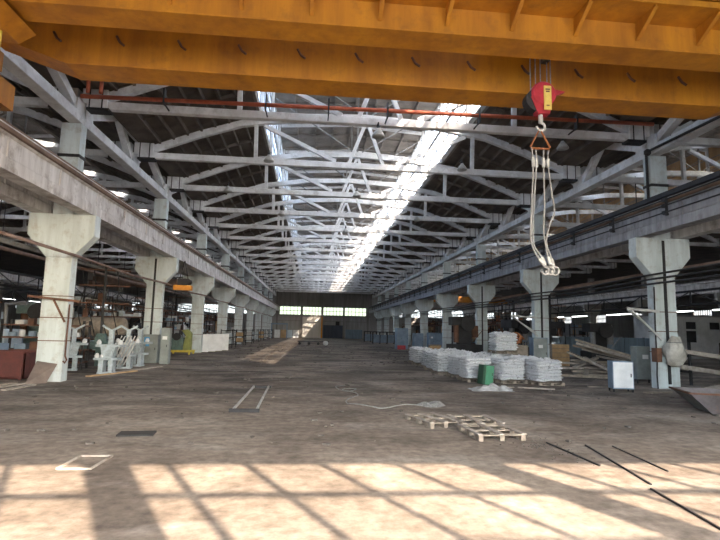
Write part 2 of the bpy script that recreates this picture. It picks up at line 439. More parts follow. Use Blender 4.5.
# ------------------------------------------------------------------ crane beams and rails
prof = [(-.28, 6.62), (.28, 6.62), (.28, 7.0), (.24, 7.04), (.24, 7.6), (.40, 7.70), (.40, 7.86), (-.40, 7.86), (-.40, 7.70), (-.24, 7.6), (-.24, 7.04), (-.28, 7.0)]
def beam_row(x, lab, first, m='beam'):
    base = None
    for k in range(-1, 9):
        y0 = Y1+12*k; ln = min(11.97, YF-.4-y0)
        l = lab % ORD[k+1]
        if base is None or ln < 11.9:
            g = MB(); g.prism(prof, 'y', .015, ln)
            for q in (3.0, 6.0, 9.0):
                if q < ln-1: g.lo((-.285, q-.012, 6.7), (.285, q+.012, 7.84))
            o = g.build('crane_beam', m); base = base or o
        else:
            o = base.copy(); COL.objects.link(o)
        o.location = (x, y0, 0); tag(o, l, 'beam', first)
for s, nm in ((-1, 'left'), (1, 'right')):
    beam_row(s*(ROW-.9), 'stained concrete crane beam on the hall side of the ' + nm + ' columns, %s length from the camera', 'crane beams along the ' + nm + ' of the hall', 'beam' if s < 0 else 'beam_shaded')
    beam_row(s*(ROW+.9), 'concrete crane beam on the outer side of the ' + nm + ' columns, %s length from the camera', 'outer crane beams along the ' + nm + ' columns')
    beam_row(s*(OUT-.9), 'distant concrete crane beam across the ' + nm + ' side bay, %s length from the camera', 'distant crane beams beyond the ' + nm + ' bay')
    g = MB(); x = s*(ROW-.9)
    g.lo((x-s*.43, Y1-12, 7.66), (x-s*.40, YF-.4, 7.80)); g.lo((x-s*.43, Y1-12, 7.66), (x-s*.25, YF-.4, 7.70)); g.lo((x-.2, Y1-12, 7.86), (x+.2, YF-.4, 7.92)); g.lo((x-.06, Y1-12, 7.92), (x+.06, YF-.4, 8.0)); g.lo((x-.035, Y1-12, 8.0), (x+.035, YF-.4, 8.08)); g.lo((x-.06, Y1-12, 8.08), (x+.06, YF-.4, 8.14))
    tag(g.build('crane_rail', 'rustbeam'), 'long rusty crane rail running on top of the %s crane beams' % nm, 'rail')

# conductor bars with brackets on the right crane beam, and the dark service walkway over them
t = thing('conductor_line', 'black conductor bars on insulator brackets along the face of the right crane beam', 'conductor', (ROW-1.34, 0, 0))
for z, dx in ((7.75, -.10), (7.5, -.12), (7.22, -.12)):
    g = MB(); g.tube([(dx, Y1-11, z), (dx, YF-2, z)], .03, 6); g.build('bar', 'dark', t)
for k in range(30):
    y = Y1-6+3.6*k
    g = MB(); g.lo((-.16, y-.05, 7.12), (.02, y+.05, 7.18)); g.lo((-.06, y-.05, 7.1), (-.0, y+.05, 7.84))
    for z in (7.22, 7.5, 7.75): g.box((-.11, y, z), (.12, .22, .13))
    g.build('bracket', 'dark', t)
t = thing('cable_tray', 'dark cable tray with low edge running along the top of the right crane beam', 'cable tray', (ROW-.9, 0, 0))
g = MB(); g.lo((-.42, Y1-11, 7.93), (-.22, YF-1, 7.97)); g.lo((-.44, Y1-11, 7.93), (-.40, YF-1, 8.12)); g.build('tray', 'dark', t)
g = MB()
for d in (-.36, -.31, -.26): g.tube([(d, Y1-11, 8.0), (d, YF-1, 8.0)], .022, 6)
g.build('cable', 'rubber', t)

# ------------------------------------------------------------------ longitudinal trusses above the columns
def make_subtruss(label):
    t = thing('longitudinal_truss', label, 'truss')
    g = MB(); g.lo((-.25, .02, 10.45), (.25, 11.98, 10.85)); g.build('bottom_chord', 'truss', t, bevel=.02)
    for y0, y1, z in ((.02, .75, 11.34), (5.5, 6.5, 11.34), (11.25, 11.98, 11.34)):
        g = MB(); g.prism([(y0, 10.85), (y1, 10.85), (y1-.05, z), (y0+.05, z)], 'x', -.24, .24); g.build('node_block', 'truss', t)
    for a, b in (((0, .7, 11.15), (0, 4.0, 12.55)), ((0, 11.3, 11.15), (0, 8.0, 12.55))):
        g = MB(); g.bar(a, b, .34, .36); g.build('end_diagonal', 'truss', t)
    for a, b in (((0, 3.8, 12.5), (0, 5.7, 11.0)), ((0, 8.2, 12.5), (0, 6.3, 11.0))):
        g = MB(); g.bar(a, b, .32, .34); g.build('web_diagonal', 'truss', t)
    g = MB(); g.lo((-.2, 3.7, 12.36), (.2, 8.3, 12.72)); g.build('top_chord', 'truss', t)
    return t
first = make_subtruss(''); TS = tree_of(first)
for s, nm in ((-1, 'left'), (1, 'right')):
    for k in range(-1, 9):
        y0 = Y1+12*k
        if y0+12 > YF+1: continue
        dup(first, (s*(ROW-.15), y0, 0), 'whitewashed longitudinal truss resting on the %s column tops, %s span from the camera' % (nm, ORD[k+1]), group='longitudinal trusses on the %s columns' % nm, tree=TS)
for ch, _ in TS: bpy.data.objects.remove(ch)
bpy.data.objects.remove(first)

# ------------------------------------------------------------------ roof trusses
def make_truss():
    t = thing('roof_truss', '', 'truss')
    g = MB(); g.lo((-11.6, -.14, 11.16), (11.6, .14, 11.50)); g.build('bottom_chord', 'truss', t, bevel=.02)
    top = [(-11.6, 11.72), (-9.2, 12.68), (-6.9, 13.46), (-3.5, 14.02), (0, 14.18)]
    top = top + [(-x, z) for x, z in top[-2::-1]]
    g = MB(); g.prism([(x, z-.2) for x, z in top] + [(x, z+.16) for x, z in top[::-1]], 'y', -.14, .14); g.build('top_chord', 'truss', t)
    for s in (-1, 1):
        g = MB(); g.lo((s*11.5, -.2, 11.16), (s*12.3, .2, 11.98)); g.lo((s*12.3, -.2, 11.34), (s*12.5, .2, 11.98)); g.build('end_block', 'truss', t)
        g = MB(); g.bar((s*6.1, 0, 11.5), (s*6.15, 0, 13.5), .18, .2); g.build('post', 'truss', t)
        g = MB(); g.bar((s*5.7, 0, 13.4), (s*1.7, 0, 11.55), .17, .2); g.build('diagonal', 'truss', t)
        g = MB(); g.bar((s*.05, 0, 13.9), (s*.95, 0, 11.5), .17, .18); g.build('centre_strut', 'truss', t)
        g = MB()
        for x in (11.7, 12.2): g.lo((s*x-.025, -.215, 11.16), (s*x+.025, .215, 11.98))
        g.lo((s*11.4, -.24, 11.06), (s*12.3, .24, 11.17)); g.build('seat_plate', 'dark', t)
    return t
tr = make_truss(); TT = tree_of(tr)
for c, nm in ((0, 'over the main hall'), (-BAY, 'over the left side bay'), (BAY, 'over the right side bay')):
    for k, y in enumerate(ty):
        dup(tr, (c, y, 0), 'whitewashed concrete roof truss %s, %s from the camera' % (nm, ORD[k]), group='roof trusses ' + nm, tree=TT)
for ch, _ in TT: bpy.data.objects.remove(ch)
bpy.data.objects.remove(tr)
# lantern frames
def make_lframe():
    t = thing('lantern_frame', '', 'frame')
    for s in (-1, 1):
        g = MB(); g.lo((s*5.8, -.1, 14.0), (s*5.98, .1, 18.72)); g.build('post', 'truss', t)
        g = MB(); g.bar((s*5.75, 0, 18.5), (0, 0, 18.9), .18, .24); g.build('roof_beam', 'truss', t)
        g = MB(); g.bar((s*5.7, 0, 17.9), (s*.3, 0, 14.4), .06, .07); g.build('brace', 'steel', t)
    g = MB(); g.lo((-.05, -.05, 14.3), (.05, .05, 18.85)); g.build('king_post', 'steel', t)
    return t
lf = make_lframe(); TL = tree_of(lf)
for c, nm in ((0, 'over the main hall'), (-BAY, 'over the left side bay'), (BAY, 'over the right side bay')):
    for k, y in enumerate(ty):
        if y > LY1-.2: continue
        dup(lf, (c, y, 0), 'pale lantern frame in the roof light %s, %s from the camera' % (nm, ORD[k]), group='lantern frames ' + nm, tree=TL)
for ch, _ in TL: bpy.data.objects.remove(ch)
bpy.data.objects.remove(lf)

# ------------------------------------------------------------------ roof pipes
t = thing('sprinkler_pipe', 'long red water pipe crossing the hall in front of the nearest roof truss', 'pipe', (0, 19.9, 0))
g = MB(); g.tube([(-12.25, 0, 11.34), (0, 0, 11.52), (12.2, 0, 11.66)], .085, 10); g.build('pipe_run', 'pipe', t, True)
for x in (-12.0, -11.5):
    g = MB(); g.tube([(x, 0, 11.5), (x, 0, 12.6 if x < -11.8 else 12.0)], .08, 8); g.build('riser', 'pipe', t, True)
for x in (-9, -4.9, -2.3, .2, 4.2, 8.6):
    g = MB(); g.lo((x-.03, -.12, 11.2), (x+.03, .12, 11.85)); g.bar((x, 0, 11.25), (x, .75, 11.25), .05, .05); g.build('hanger', 'dark', t)
g = MB(); g.tube([(-12.2, 50.75, 11.27), (11.5, 50.75, 11.27)], .085, 8)
tag(g.build('sprinkler_pipe', 'pipe', None, True), 'thin rust red pipe crossing the hall under a distant roof truss', 'pipe')
for s, nm, zz, col, n in ((-1, 'left', 4.95, 'pipe_brown', 1), (1, 'right', 4.95, 'dark', 3)):
    for k in range(n):
        g = MB(); xx = s*(ROW-.62) - s*.12*k
        pts = [(xx, 9, zz-.25*k)] + [(xx, Y1+12*j+o, zz-.22*k + (-.12 if o else 0)) for j in range(9) for o in (0, 6)]
        g.tube(pts[:-1], .06 if n == 1 else .045, 8)
        tag(g.build('service_pipe', col, None, True),
            'brown steam pipe strung along the left columns below their corbels' if n == 1 else '%s dark pipe strung along the right columns below the corbels' % ('uppermost', 'middle', 'lowest')[k], 'pipe')
g = MB(); g.tube([(ROW-.5, 9, 10.25), (ROW-.5, 20.4, 10.62), (ROW-.5, 20.6, 10.5), (ROW-.5, 20.6, 8.0)], .06, 8)
g.lathe([(.05, -.16), (.15, -.08), (.15, .08), (.05, .16)], (ROW-.5, 20.5, 10.58), 10)
tag(g.build('supply_cable', 'rubber', None), 'black cable along the right longitudinal truss with a knob where it turns down', 'cable')

# ------------------------------------------------------------------ pendant lamps
def make_lamp():
    t = thing('pendant_lamp', '', 'lamp')
    g = MB(); g.lathe([(.27, -.22), (.28, -.17), (.2, -.02), (.1, .1), (.08, .16)], n=16); g.build('shade', 'lamp', t, True)
    g = MB(); g.tube([(0, 0, .15), (0, 0, .42), (0, .45, .45)], .035, 6); g.lathe([(.07, .12), (.07, .26)], n=10); g.build('bracket', 'dark', t)
    return t
lp = make_lamp(); TLp = tree_of(lp)
spots = [(-.14, 20.2, 10.68, 'hanging from the nearest roof truss, over the middle of the hall'),
         (-5.34, 26.3, 11.42, 'on the left part of the second roof truss'),
         (5.39, 26.3, 11.50, 'on the right part of the second roof truss'),
         (-8.52, 32.3, 11.28, 'at the left end of the third roof truss'),
         (-.02, 32.3, 11.35, 'at the middle of the third roof truss'),
         (5.34, 38.3, 11.25, 'on the right part of the fourth roof truss'),
         (-5.4, 38.3, 11.25, 'on the left part of the fourth roof truss'),
         (0, 44.3, 11.25, 'at the middle of the fifth roof truss'), (9.0, 21.9, 11.3, 'beside the hoist ropes at the right of the hall')]
for x, y, z, w in spots: dup(lp, (x, y, z), 'bell shaped factory lamp ' + w, group='factory lamps under the roof', tree=TLp)
for ch, _ in TLp: bpy.data.objects.remove(ch)
bpy.data.objects.remove(lp)

# ------------------------------------------------------------------ travelling crane
cr = thing('bridge_crane', 'big yellow double girder overhead crane crossing the hall near the camera', 'crane', (0, 0, 0))
def girder(name, y0, y1, zb, zt):
    yw = y0+.1
    g = MB(); g.prism([(-11.4, zb+.75), (-9.3, zb+.03), (9.3, zb+.03), (11.4, zb+.75), (11.4, zt), (-11.4, zt)], 'y', yw, y1-.1)
    o = g.build(name, 'crane', cr)
    g = MB(); g.prism([(-11.4, zb+.72), (-9.3, zb), (9.3, zb), (11.4, zb+.72), (11.4, zb+.75), (9.3, zb+.04), (-9.3, zb+.04), (-11.4, zb+.75)], 'y', y0, y1)
    g.build('bottom_flange', 'crane', o)
    g = MB(); g.lo((-11.4, y0, zt), (11.4, y1, zt+.04)); g.build('top_flange', 'crane', o)
    return o
g1 = girder('front_girder', 10.35, 11.09, 9.0, 10.4)
g2 = girder('rear_girder', 12.86, 13.76, 9.0, 10.4)
for k in range(13):
    x = -9.6+1.6*k
    g = MB(); g.tube([(x-.12, 12.95, 9.9), (x-.02, 12.93, 9.72), (x+.1, 12.9, 9.62)], .035, 6); g.build('cable_hook', 'rust', g2)
w = MB(); w.lo((-11.3, 9.72, 9.70), (11.3, 10.45, 9.75)); w = w.build('walkway', 'crane', cr)
g = MB(); g.lo((-11.3, 9.66, 9.68), (11.3, 9.72, 9.82)); g.build('toe_board', 'crane', w)
for k in range(14):
    x = -9.1+1.55*k
    g = MB(); g.prism([(10.45, 9.25), (10.45, 9.70), (9.74, 9.70), (9.74, 9.64)], 'x', x-.02, x+.02)
    g.bar((x, 10.44, 9.25), (x, 9.74, 9.64), .09, .02); g.build('gusset', 'crane', w)
    g = MB(); g.lo((x-.025, 9.66, 9.75), (x+.025, 9.71, 10.7)); g.build('railing_post', 'crane', w)
g = MB()
for z in (10.2, 10.7): g.lo((-11.2, 9.66, z-.025), (11.2, 9.71, z+.025))
g.build('railing', 'crane', w)
for s in (-1, 1):
    x = s*(ROW-.9)
    g = MB(); g.lo((x-.25, 9.6, 8.4), (x+.25, 14.8, 9.15)); g.lo((x-.4, 10.5, 9.15), (x+.4, 13.9, 9.7)); e = g.build('end_carriage', 'crane', cr)
    for y in (10.2, 14.2):
        g = MB(); g.lathe([(.36, -.06), (.36, .06)], (x, y, 8.5), 20, 'x'); g.build('wheel', 'dark', e)
g = MB(); g.prism([(-11.5, 9.3), (-9.25, 8.87), (-9.6, 8.62), (-11.5, 8.62)], 'y', 10.0, 11.4); g.build('end_gusset', 'crane', cr)
g = MB()
g.tube([(-9.72, 10.9, 8.95), (-9.76, 10.9, 6.8)], .05, 8); g.tube([(-10.2, 10.9, 8.95), (-10.24, 10.9, 6.8)], .04, 8)
for k in range(7): g.tube([(-10.22, 10.9, 6.95+.3*k), (-9.74, 10.9, 6.95+.3*k)], .02, 6)
g.build('access_ladder', 'yellow', cr)

tl = thing('hoist_trolley', 'dark hoist trolley sitting on the two yellow girders above the red hook block', 'hoist', (3.15, 12.05, 0))
g = MB(); g.lo((-.8, -1.2, 10.52), (.8, 1.5, 10.75)); g.lo((-.5, -.45, 10.75), (.5, .7, 11.2)); g.build('trolley_frame', 'dark', tl)
g = MB(); g.lathe([(.25, -.6), (.25, .6)], (0, 0, 10.35), 14, 'x'); g.build('rope_drum', 'steel', tl)
g = MB(); g.lo((.12, -.1, 9.5), (.28, .1, 9.68)); g.lo((.18, -.04, 9.6), (.22, .04, 10.2)); g.build('limit_weight', 'dark', tl)
for x in (-.5, .5):
    for y in (-.86, 1.2):
        g = MB(); g.lathe([(.12, -.06), (.12, .06)], (x, y, 10.53), 12, 'x'); g.build('trolley_wheel', 'dark', tl)

hb = thing('hook_block', 'red crane hook block with a yellow plate hanging on ropes below the girders', 'hook block', (3.18, 12.05, 0))
g = MB(); g.lathe([(.30, -.16), (.34, -.12), (.34, .12), (.30, .16)], (.05, 0, 8.55), 24, 'y')
g.prism([(-.14, 8.6), (-.3, 8.45), (-.12, 8.0), (.2, 8.0), (.3, 8.4), (.2, 8.6)], 'y', -.12, .12); sh = g.build('housing', 'red', hb)
g = MB(); g.prism([(.2, 8.75), (.68, 8.68), (.3, 8.5)], 'y', -.05, .05); g.build('rope_guard', 'red', hb)
g = MB(); g.lathe([(.3, -.13), (.3, .13)], (-.13, .03, 8.38), 20, 'y'); g.build('sheave', 'dark', hb)
g = MB(); g.lo((.02, -.19, 8.08), (.22, -.165, 8.74)); p = g.build('rating_plate', 'label_yellow', hb); p['label'] = 'yellow rating plate'
g = MB(); g.lo((.07, -.197, 8.56), (.17, -.19, 8.60)); g.lo((.06, -.197, 8.62), (.18, -.19, 8.66)); g.lo((.08, -.197, 8.18), (.16, -.19, 8.21)); g.build('plate_marking', 'rust', p)
g = MB(); g.tube([(0, 0, 8.02), (0, 0, 7.78)], .06, 8)
pts = [(0.11*math.sin(a), 0, 7.68+.11*math.cos(a)) for a in [R(d) for d in range(0, 300, 25)]]
g.tube(pts, .035, 8); g.build('hook', 'paleline', hb)
for x in (-.26, -.12, .02, .2, .3):
    g = MB(); g.tube([(x, .0, 8.6), (x, .0, 10.2)], .013, 6); g.build('hoist_rope', 'rope', hb)

sl = thing('wire_sling', 'four legged pale rope sling hanging from the hook block over the hall floor', 'sling', (3.15, 12.05, 0))
g = MB(); g.tube([(0, 0, 7.62), (-.27, 0, 7.12), (-.24, 0, 7.08), (.24, 0, 7.08), (.27, 0, 7.12)], .03, 8, True); g.build('master_link', 'copper', sl, True)
legs = [[(-.24, 0, 7.1), (-.2, 0, 6.7), (-.24, 0, 5.9), (-.3, 0, 5.0), (-.28, 0, 4.5), (-.1, 0, 4.15), (.05, 0, 3.98)],
        [(-.1, .05, 7.1), (-.09, .05, 6.7), (-.16, .05, 5.8), (-.22, .05, 5.0), (-.2, .05, 4.5), (0, .05, 4.2), (.08, .05, 4.0)],
        [(.1, 0, 7.1), (.08, 0, 6.7), (.08, 0, 5.6), (.04, 0, 4.9), (.1, 0, 4.4), (.2, 0, 4.0)],
        [(.24, .03, 7.1), (.22, .03, 6.7), (.3, .03, 5.9), (.36, .03, 5.4), (.24, .03, 5.1), (.12, .03, 4.6), (.24, .03, 4.2), (.3, .03, 3.95)]]
for L_ in legs:
    # smooth polyline
    V_ = [Vector(p) for p in L_]; out = []
    for i in range(len(V_)-1):
        a, b = V_[i], V_[i+1]; p0 = V_[max(i-1, 0)]; p3 = V_[min(i+2, len(V_)-1)]
        for k in range(6):
            u = k/6; out.append(.5*((2*a)+(b-p0)*u+(2*p0-5*a+4*b-p3)*u*u+(3*a-p0-3*b+p3)*u**3))
    out.append(V_[-1])
    g = MB(); g.tube(out, .02, 6); lg = g.build('rope_leg', 'sling', sl, True)
    g = MB(); g.tube([V_[1]+Vector((0,0,.12)), V_[1]-Vector((0,0,.12))], .045, 8); g.build('ferrule', 'paleline', lg)
    g = MB(); g.tube([V_[-1]-(V_[-1]-V_[-2]).normalized()*.22, V_[-1]], .045, 8); g.build('ferrule', 'paleline', lg)
for i, (x, y) in enumerate(((.06, 0), (.2, .02), (.32, .0))):
    g = MB(); pts = [(x+.1*math.sin(a), y, 3.85+.1*math.cos(a)) for a in [R(d) for d in range(-20, 285, 20)]]
    g.tube(pts, .032, 8); g.build('sling_hook', 'sling', sl, True)

# ================================================================== things on the floor
def rz(d): return Matrix.Rotation(R(d), 3, 'Z')
def N3(p, f, a): return noise.noise(Vector(p)*f)*a

# ---- wrapped bag loads on pallets
def pallet_mb(L, W, inv=False):
    g = MB(); h = .022
    for k in range(3):
        y = -W/2+.05+(W-.1)*k/2
        g.lo((-L/2, y-.05, 0), (L/2, y+.05, h))
        for j in range(3):
            x = -L/2+.07+(L-.14)*j/2; g.lo((x-.07, y-.05, h), (x+.07, y+.05, h+.08))
    for k in range(7):
        x = -L/2+.05+(L-.1)*k/6; g.lo((x-.045, -W/2, h+.08), (x+.045, W/2, h+.105))
    return g
def bag_stack(L, W, H, seed, layers=8):
    g = MB(); n = 36; per = []
    for k in range(n):
        t = k/n*4; sd = int(t); u = t-sd
        a = [(-1+2*u, -1), (1, -1+2*u), (1-2*u, 1), (-1, 1-2*u)][sd]
        per.append(a)
    rings = []
    for l in range(layers):
        z0 = .15+(H-.15)*l/layers; dz = (H-.15)/layers
        jx, jy = random.uniform(-.03, .03), random.uniform(-.03, .03)
        for fz, off in ((.04, -.10), (.25, .02), (.6, .03), (.95, -.06)):
            ring = []
            for i, (a, b) in enumerate(per):
                p = Vector((a*L/2, b*W/2, z0+dz*fz)); r = 1+off
                d = N3((p.x+seed*7, p.y+l*1.7, p.z), 4.0, .11)
                corner = -.06 if abs(a) > .93 and abs(b) > .93 else 0
                s = 1+(off+d*.8+corner)
                ring.append((p.x*s+jx, p.y*s+jy, p.z+N3((p.x, p.y, seed+l), 3, .03)))
            rings.append(ring)
    for q in (.72, .4, .12):
        rings.append([(a*L/2*q, b*W/2*q, H+.02+N3((a*3, b*3, seed+q*5), 2.2, .16)) for a, b in per])
    vs = [v for r in rings for v in r]; fs = []
    for i in range(len(rings)-1):
        for k in range(n): fs.append((i*n+k, i*n+(k+1) % n, (i+1)*n+(k+1) % n, (i+1)*n+k))
    fs.append(tuple(range(n))[::-1]); fs.append(tuple(range((len(rings)-1)*n, len(rings)*n)))
    return g.add(vs, fs)
protos = []
for i in range(4):
    t = thing('bag_load', '', 'pallet load', (0, 0, -50))
    pallet_mb(1.25, 1.25).build('pallet', 'timber', t); bag_stack(1.2, 1.05, 1.08, i*3+1, 7).build('wrapped_bags', 'bags', t)
    protos.append((t, tree_of(t)))
GL = 'white wrapped loads of bags on pallets'
loads = [(4.95, 22.95, 4, 'front left one, just left of the dark green cabinet'), (6.35, 22.5, 5, 'front middle one, right of the green cabinet'),
         (7.8, 21.9, 5, 'front right one, standing alone toward the timber'),
         (4.75, 24.7, 6, 'second one back along the left edge'), (4.62, 26.5, 3, 'third one back along the left edge'),
         (4.66, 28.5, 8, 'fourth one back along the left edge'), (4.75, 30.7, 2, 'fifth one back along the left edge'), (4.95, 33.2, 5, 'sixth one back along the left edge'),
         (5.05, 35.4, 7, 'farthest one at the left back corner'),
         (6.2, 24.6, 2, 'in the second row behind the front middle one'), (6.15, 26.4, 5, 'in the third row behind the front middle one'), (6.2, 28.4, -4, 'in the fourth row, inside the block'),
         (6.3, 30.6, 3, 'in the fifth row, inside the block'), (6.4, 33.0, 1, 'in the sixth row, inside the block'), (7.7, 26.4, 4, 'under the load that is stacked on top'),
         (7.75, 28.6, 2, 'in the fourth row at the right of the block'), (7.8, 24.2, 2, 'directly behind the front right one')]
for i, (x, y, a, w) in enumerate(loads):
    t, tr_ = protos[i % 4]; dup(t, (x+((i*37) % 7-3)*.05 if i > 2 else x, y, 0), 'white bag load, ' + w, rz=R(a*1.5), group=GL, tree=tr_)
t, tr_ = protos[2]; o = dup(t, (7.65, 26.35, 1.16), 'white wrapped bag load stacked on top of the others', rz=R(3), group=GL, tree=tr_)
for t, tr_ in protos:
    for ch, _ in tr_: bpy.data.objects.remove(ch)
    bpy.data.objects.remove(t)

# ---- green cabinet and film in front of the loads
t = thing('green_cabinet', 'green metal cabinet leaning in front of the white bag loads', 'cabinet', (4.98, 21.35, 0), R(8))
rot = Matrix.Rotation(R(6), 3, 'Y')
g = MB(); g.box((0, .15, .42), (.5, .5, .84), rot); g.build('body', 'green_dark', t, bevel=.01)
g = MB(); g.box((.04, -.115, .42), (.36, .03, .80), rot); d = g.build('door', 'green', t, bevel=.008); d['label'] = 'lighter green door'
g = MB(); g.box((.16, -.14, .45), (.025, .03, .12), rot); g.build('handle', 'dark', d)
g = MB(); n = 22; vs = []; fs = []
for j in range(n):
    for i in range(n):
        u, v_ = i/(n-1), j/(n-1); x = -.9+1.7*u; y = -.45+.9*v_
        fall = min(1, 4*min(u, 1-u, v_, 1-v_)+.05)
        z = .01+fall*max(0, .13+N3((x*2.1, y*2.4, 3), 1.3, .22)+N3((x, y, 9), 5, .07)); vs.append((x+N3((x, y, 1), 2, .2), y+N3((x, y, 5), 2, .15), z))
for j in range(n-1):
    for i in range(n-1): fs.append((j*n+i, j*n+i+1, (j+1)*n+i+1, (j+1)*n+i))
base = [(v[0], v[1], 0.0) for v in vs]
g.add(vs, fs); o = g.build('plastic_sheet', 'film', None, True); o.location = (4.45, 19.3, 0)
tag(o, 'crumpled grey plastic sheeting lying in front of the green cabinet', 'plastic sheet')

# ---- empty pallets
def flat_pallet(label, loc, a, tilt=0, L=1.2, W=.95):
    t = thing('wooden_pallet', label, 'pallet', loc, R(a), 'empty pallets on the floor'); t.rotation_euler = (R(tilt), 0, R(a))
    for k in range(3):
        y = -W/2+.05+(W-.1)*k/2
        g = MB(); g.lo((-L/2, y-.05, 0), (L/2, y+.05, .022)); g.build('bottom_board', 'timber', t)
        for j in range(3):
            x = -L/2+.07+(L-.14)*j/2; g = MB(); g.lo((x-.07, y-.05, .022), (x+.07, y+.05, .105)); g.build('block', 'timber', t)
    for j in range(3):
        x = -L/2+.07+(L-.14)*j/2; g = MB(); g.lo((x-.06, -W/2, .105), (x+.06, W/2, .127)); g.build('stringer_board', 'timber', t)
    for k in range(3):
        y = -W/2+.05+(W-.1)*k/2+random.uniform(-.02, .02)
        g = MB(); g.lo((-L/2, y-.055, .127), (L/2, y+.055, .15)); g.build('deck_board', 'plank', t)
flat_pallet('empty wooden pallet nearest the camera, beside the sunlit floor', (1.33, 10.95, 0), 95, W=1.05, L=1.15)
flat_pallet('empty wooden pallet behind the nearest one, right of the lone left pallet', (1.38, 12.2, 0), 92, W=1.05)
flat_pallet('empty wooden pallet at the left of the three on the floor', (.36, 12.35, 0), 108, W=.85, L=1.25)

# ---- floor litter, single things
def flat_frame(pts, r, label, name, cat, m, z=.02):
    g = MB()
    for i in range(len(pts)): g.bar((*pts[i], z), (*pts[(i+1) % len(pts)], z), r, .03)
    tag(g.build(name, m), label, cat)
flat_frame([(-6.5, 8.34), (-6.0, 8.33), (-5.98, 9.12), (-6.5, 9.14)], .035, 'thin pale metal frame lying flat at the edge of the sunlit floor', 'metal_frame', 'frame', 'plank')
t = thing('rail_frame', 'two long pale bars joined by dark end pieces on the floor', 'metal frame', (-4.5, 16.5, 0))
for x0, x1 in ((-.2, -.28), (.42, .26)):
    g = MB(); g.bar((x0, -2.7, .06), (x1, 2.75, .06), .055, .06); g.build('side_bar', 'paleline', t)
for y, x0, x1 in ((-2.72, -.3, .5), (2.75, -.35, .35)):
    g = MB(); g.bar((x0, y, .045), (x1, y, .045), .1, .09); g.build('end_piece', 'dark', t)
g = MB(); g.lo((-.35, -.2, 0), (.35, .2, .035)); o = g.build('rubber_mat', 'rubber'); o.location = (-6.2, 10.95, 0); o.rotation_euler = (0, 0, R(6)); tag(o, 'small black mat on the floor behind the sunlit patch', 'mat')
hs = [(-1.3, 20.1), (-1.7, 19.3), (-1.62, 18.5), (-1.2, 18.1), (-1.0, 18.6), (-1.35, 18.9), (-1.5, 18.2), (-1.05, 17.4), (-1.2, 16.6), (-1.55, 15.6), (-1.5, 15.1), (-1.2, 14.75), (-.7, 14.35), (-.2, 14.55), (.3, 14.95), (.75, 15.0)]
g = MB(); out = []
for i in range(len(hs)-1):
    V_ = [Vector((*hs[max(0, min(len(hs)-1, i+k))], .04)) for k in (-1, 0, 1, 2)]
    for k in range(5):
        u = k/5; a0, a, b, b0 = V_; q = .5*((2*a)+(b-a0)*u+(2*a0-5*a+4*b-b0)*u*u+(3*a-a0-3*b+b0)*u**3); q.z = .04+.05*abs(math.sin(i*1.3+u)); out.append(q)
g.tube(out, .018, 6); tag(g.build('cloth_hose', 'rope', None, True), 'tangled white hose trailing across the middle of the floor', 'hose')
g = MB(); vs = []
for k in range(14):
    a = R(360*k/14); vs.append((.42*math.cos(a)*(1+.3*math.sin(3*a)), .33*math.sin(a), 0))
vs2 = [(x*.6, y*.6, .1+.04*math.sin(k)) for k, (x, y, z) in enumerate(vs)]
g.add(vs+vs2, [(k, (k+1) % 14, 14+(k+1) % 14, 14+k) for k in range(14)]+[tuple(range(14, 28))]); o = g.build('rag', 'rope'); o.location = (1.0, 15.15, 0)
tag(o, 'crumpled pale rag at the end of the white hose', 'rag')
rods = [((2.25, 10.2), (2.36, 8.45), .04, 'dark bar lying left of two others at the sunlit edge'), ((2.98, 10.0), (2.55, 7.4), .035, 'long dark bar crossing the edge of the sunlight'),
        ((2.4, 7.2), (2.2, 5.6), .035, 'dark bar lying in the sunlight at the lower right'), ((3.5, 9.9), (3.35, 8.1), .03, 'thin dark bar farthest right in the sunlight')]
for a, b, r, l in rods:
    g = MB(); g.bar((*a, r/3), (*b, r/3), r*.7, r*.7); tag(g.build('steel_bar', 'dark'), l, 'bar', 'steel bars on the floor')
boards = [((-12.75, 17.7), (-12.65, 19.3), .2, 'plank', 'pale board on the floor in front of the leaning plywood'), ((-13.3, 18.4), (-13.1, 20.2), .16, 'plank', 'narrow board on the floor before the red bin'),
          ((-13.9, 18.3), (-13.6, 19.9), .16, 'timber', 'darker board lying beside the narrow one by the bin'),
          ((5.9, 20.3), (7.2, 19.7), .18, 'plank', 'pale board on the floor before the right bag loads'), ((4.3, 20.3), (5.7, 20.25), .14, 'plank', 'thin pale board under the plastic sheeting end'),
          ((-11.9, 24.2), (-10.9, 28.5), .25, 'plank', 'long pale plank on the floor beside the pale machines'), ((-12.2, 22.6), (-11.2, 25.5), .22, 'freshwood', 'yellowish plank on the floor by the machines'),
          ((10.6, 18.9), (11.9, 19.4), .3, 'timber', 'dark timber baulk on the floor between white box and trough'), ((9.3, 20.9), (11.1, 20.5), .2, 'timber', 'grey board lying behind the white box')]
for a, b, w_, m_, l in boards:
    g = MB(); g.bar((*a, .025), (*b, .025), w_, .045); tag(g.build('board', m_), l, 'board', 'loose boards on the floor')
g = MB()
for k in range(120):
    x = random.gauss(2.05, .28); y = random.gauss(9.9, .55); s = random.uniform(.008, .022)
    g.box((x, y, s*.4), (s*1.5, s, s*.8), rz(random.uniform(0, 180)))
o = g.build('gravel', 'gravel'); o['kind'] = 'stuff'; tag(o, 'scatter of grey grit and chips beside the dark bars', 'gravel')
g = MB()
for k in range(700):
    y = random.uniform(10, 70); x = random.uniform(-11.5, 12); s = random.uniform(.015, .06)*(1+y/40)
    g.box((x, y, s*.25), (s*random.uniform(1, 2.5), s, s*.5), rz(random.uniform(0, 180)))
o = g.build('floor_litter', 'gravel'); o['kind'] = 'stuff'; tag(o, 'small dark chips and crumbs littering the hall floor', 'litter')
g = MB()
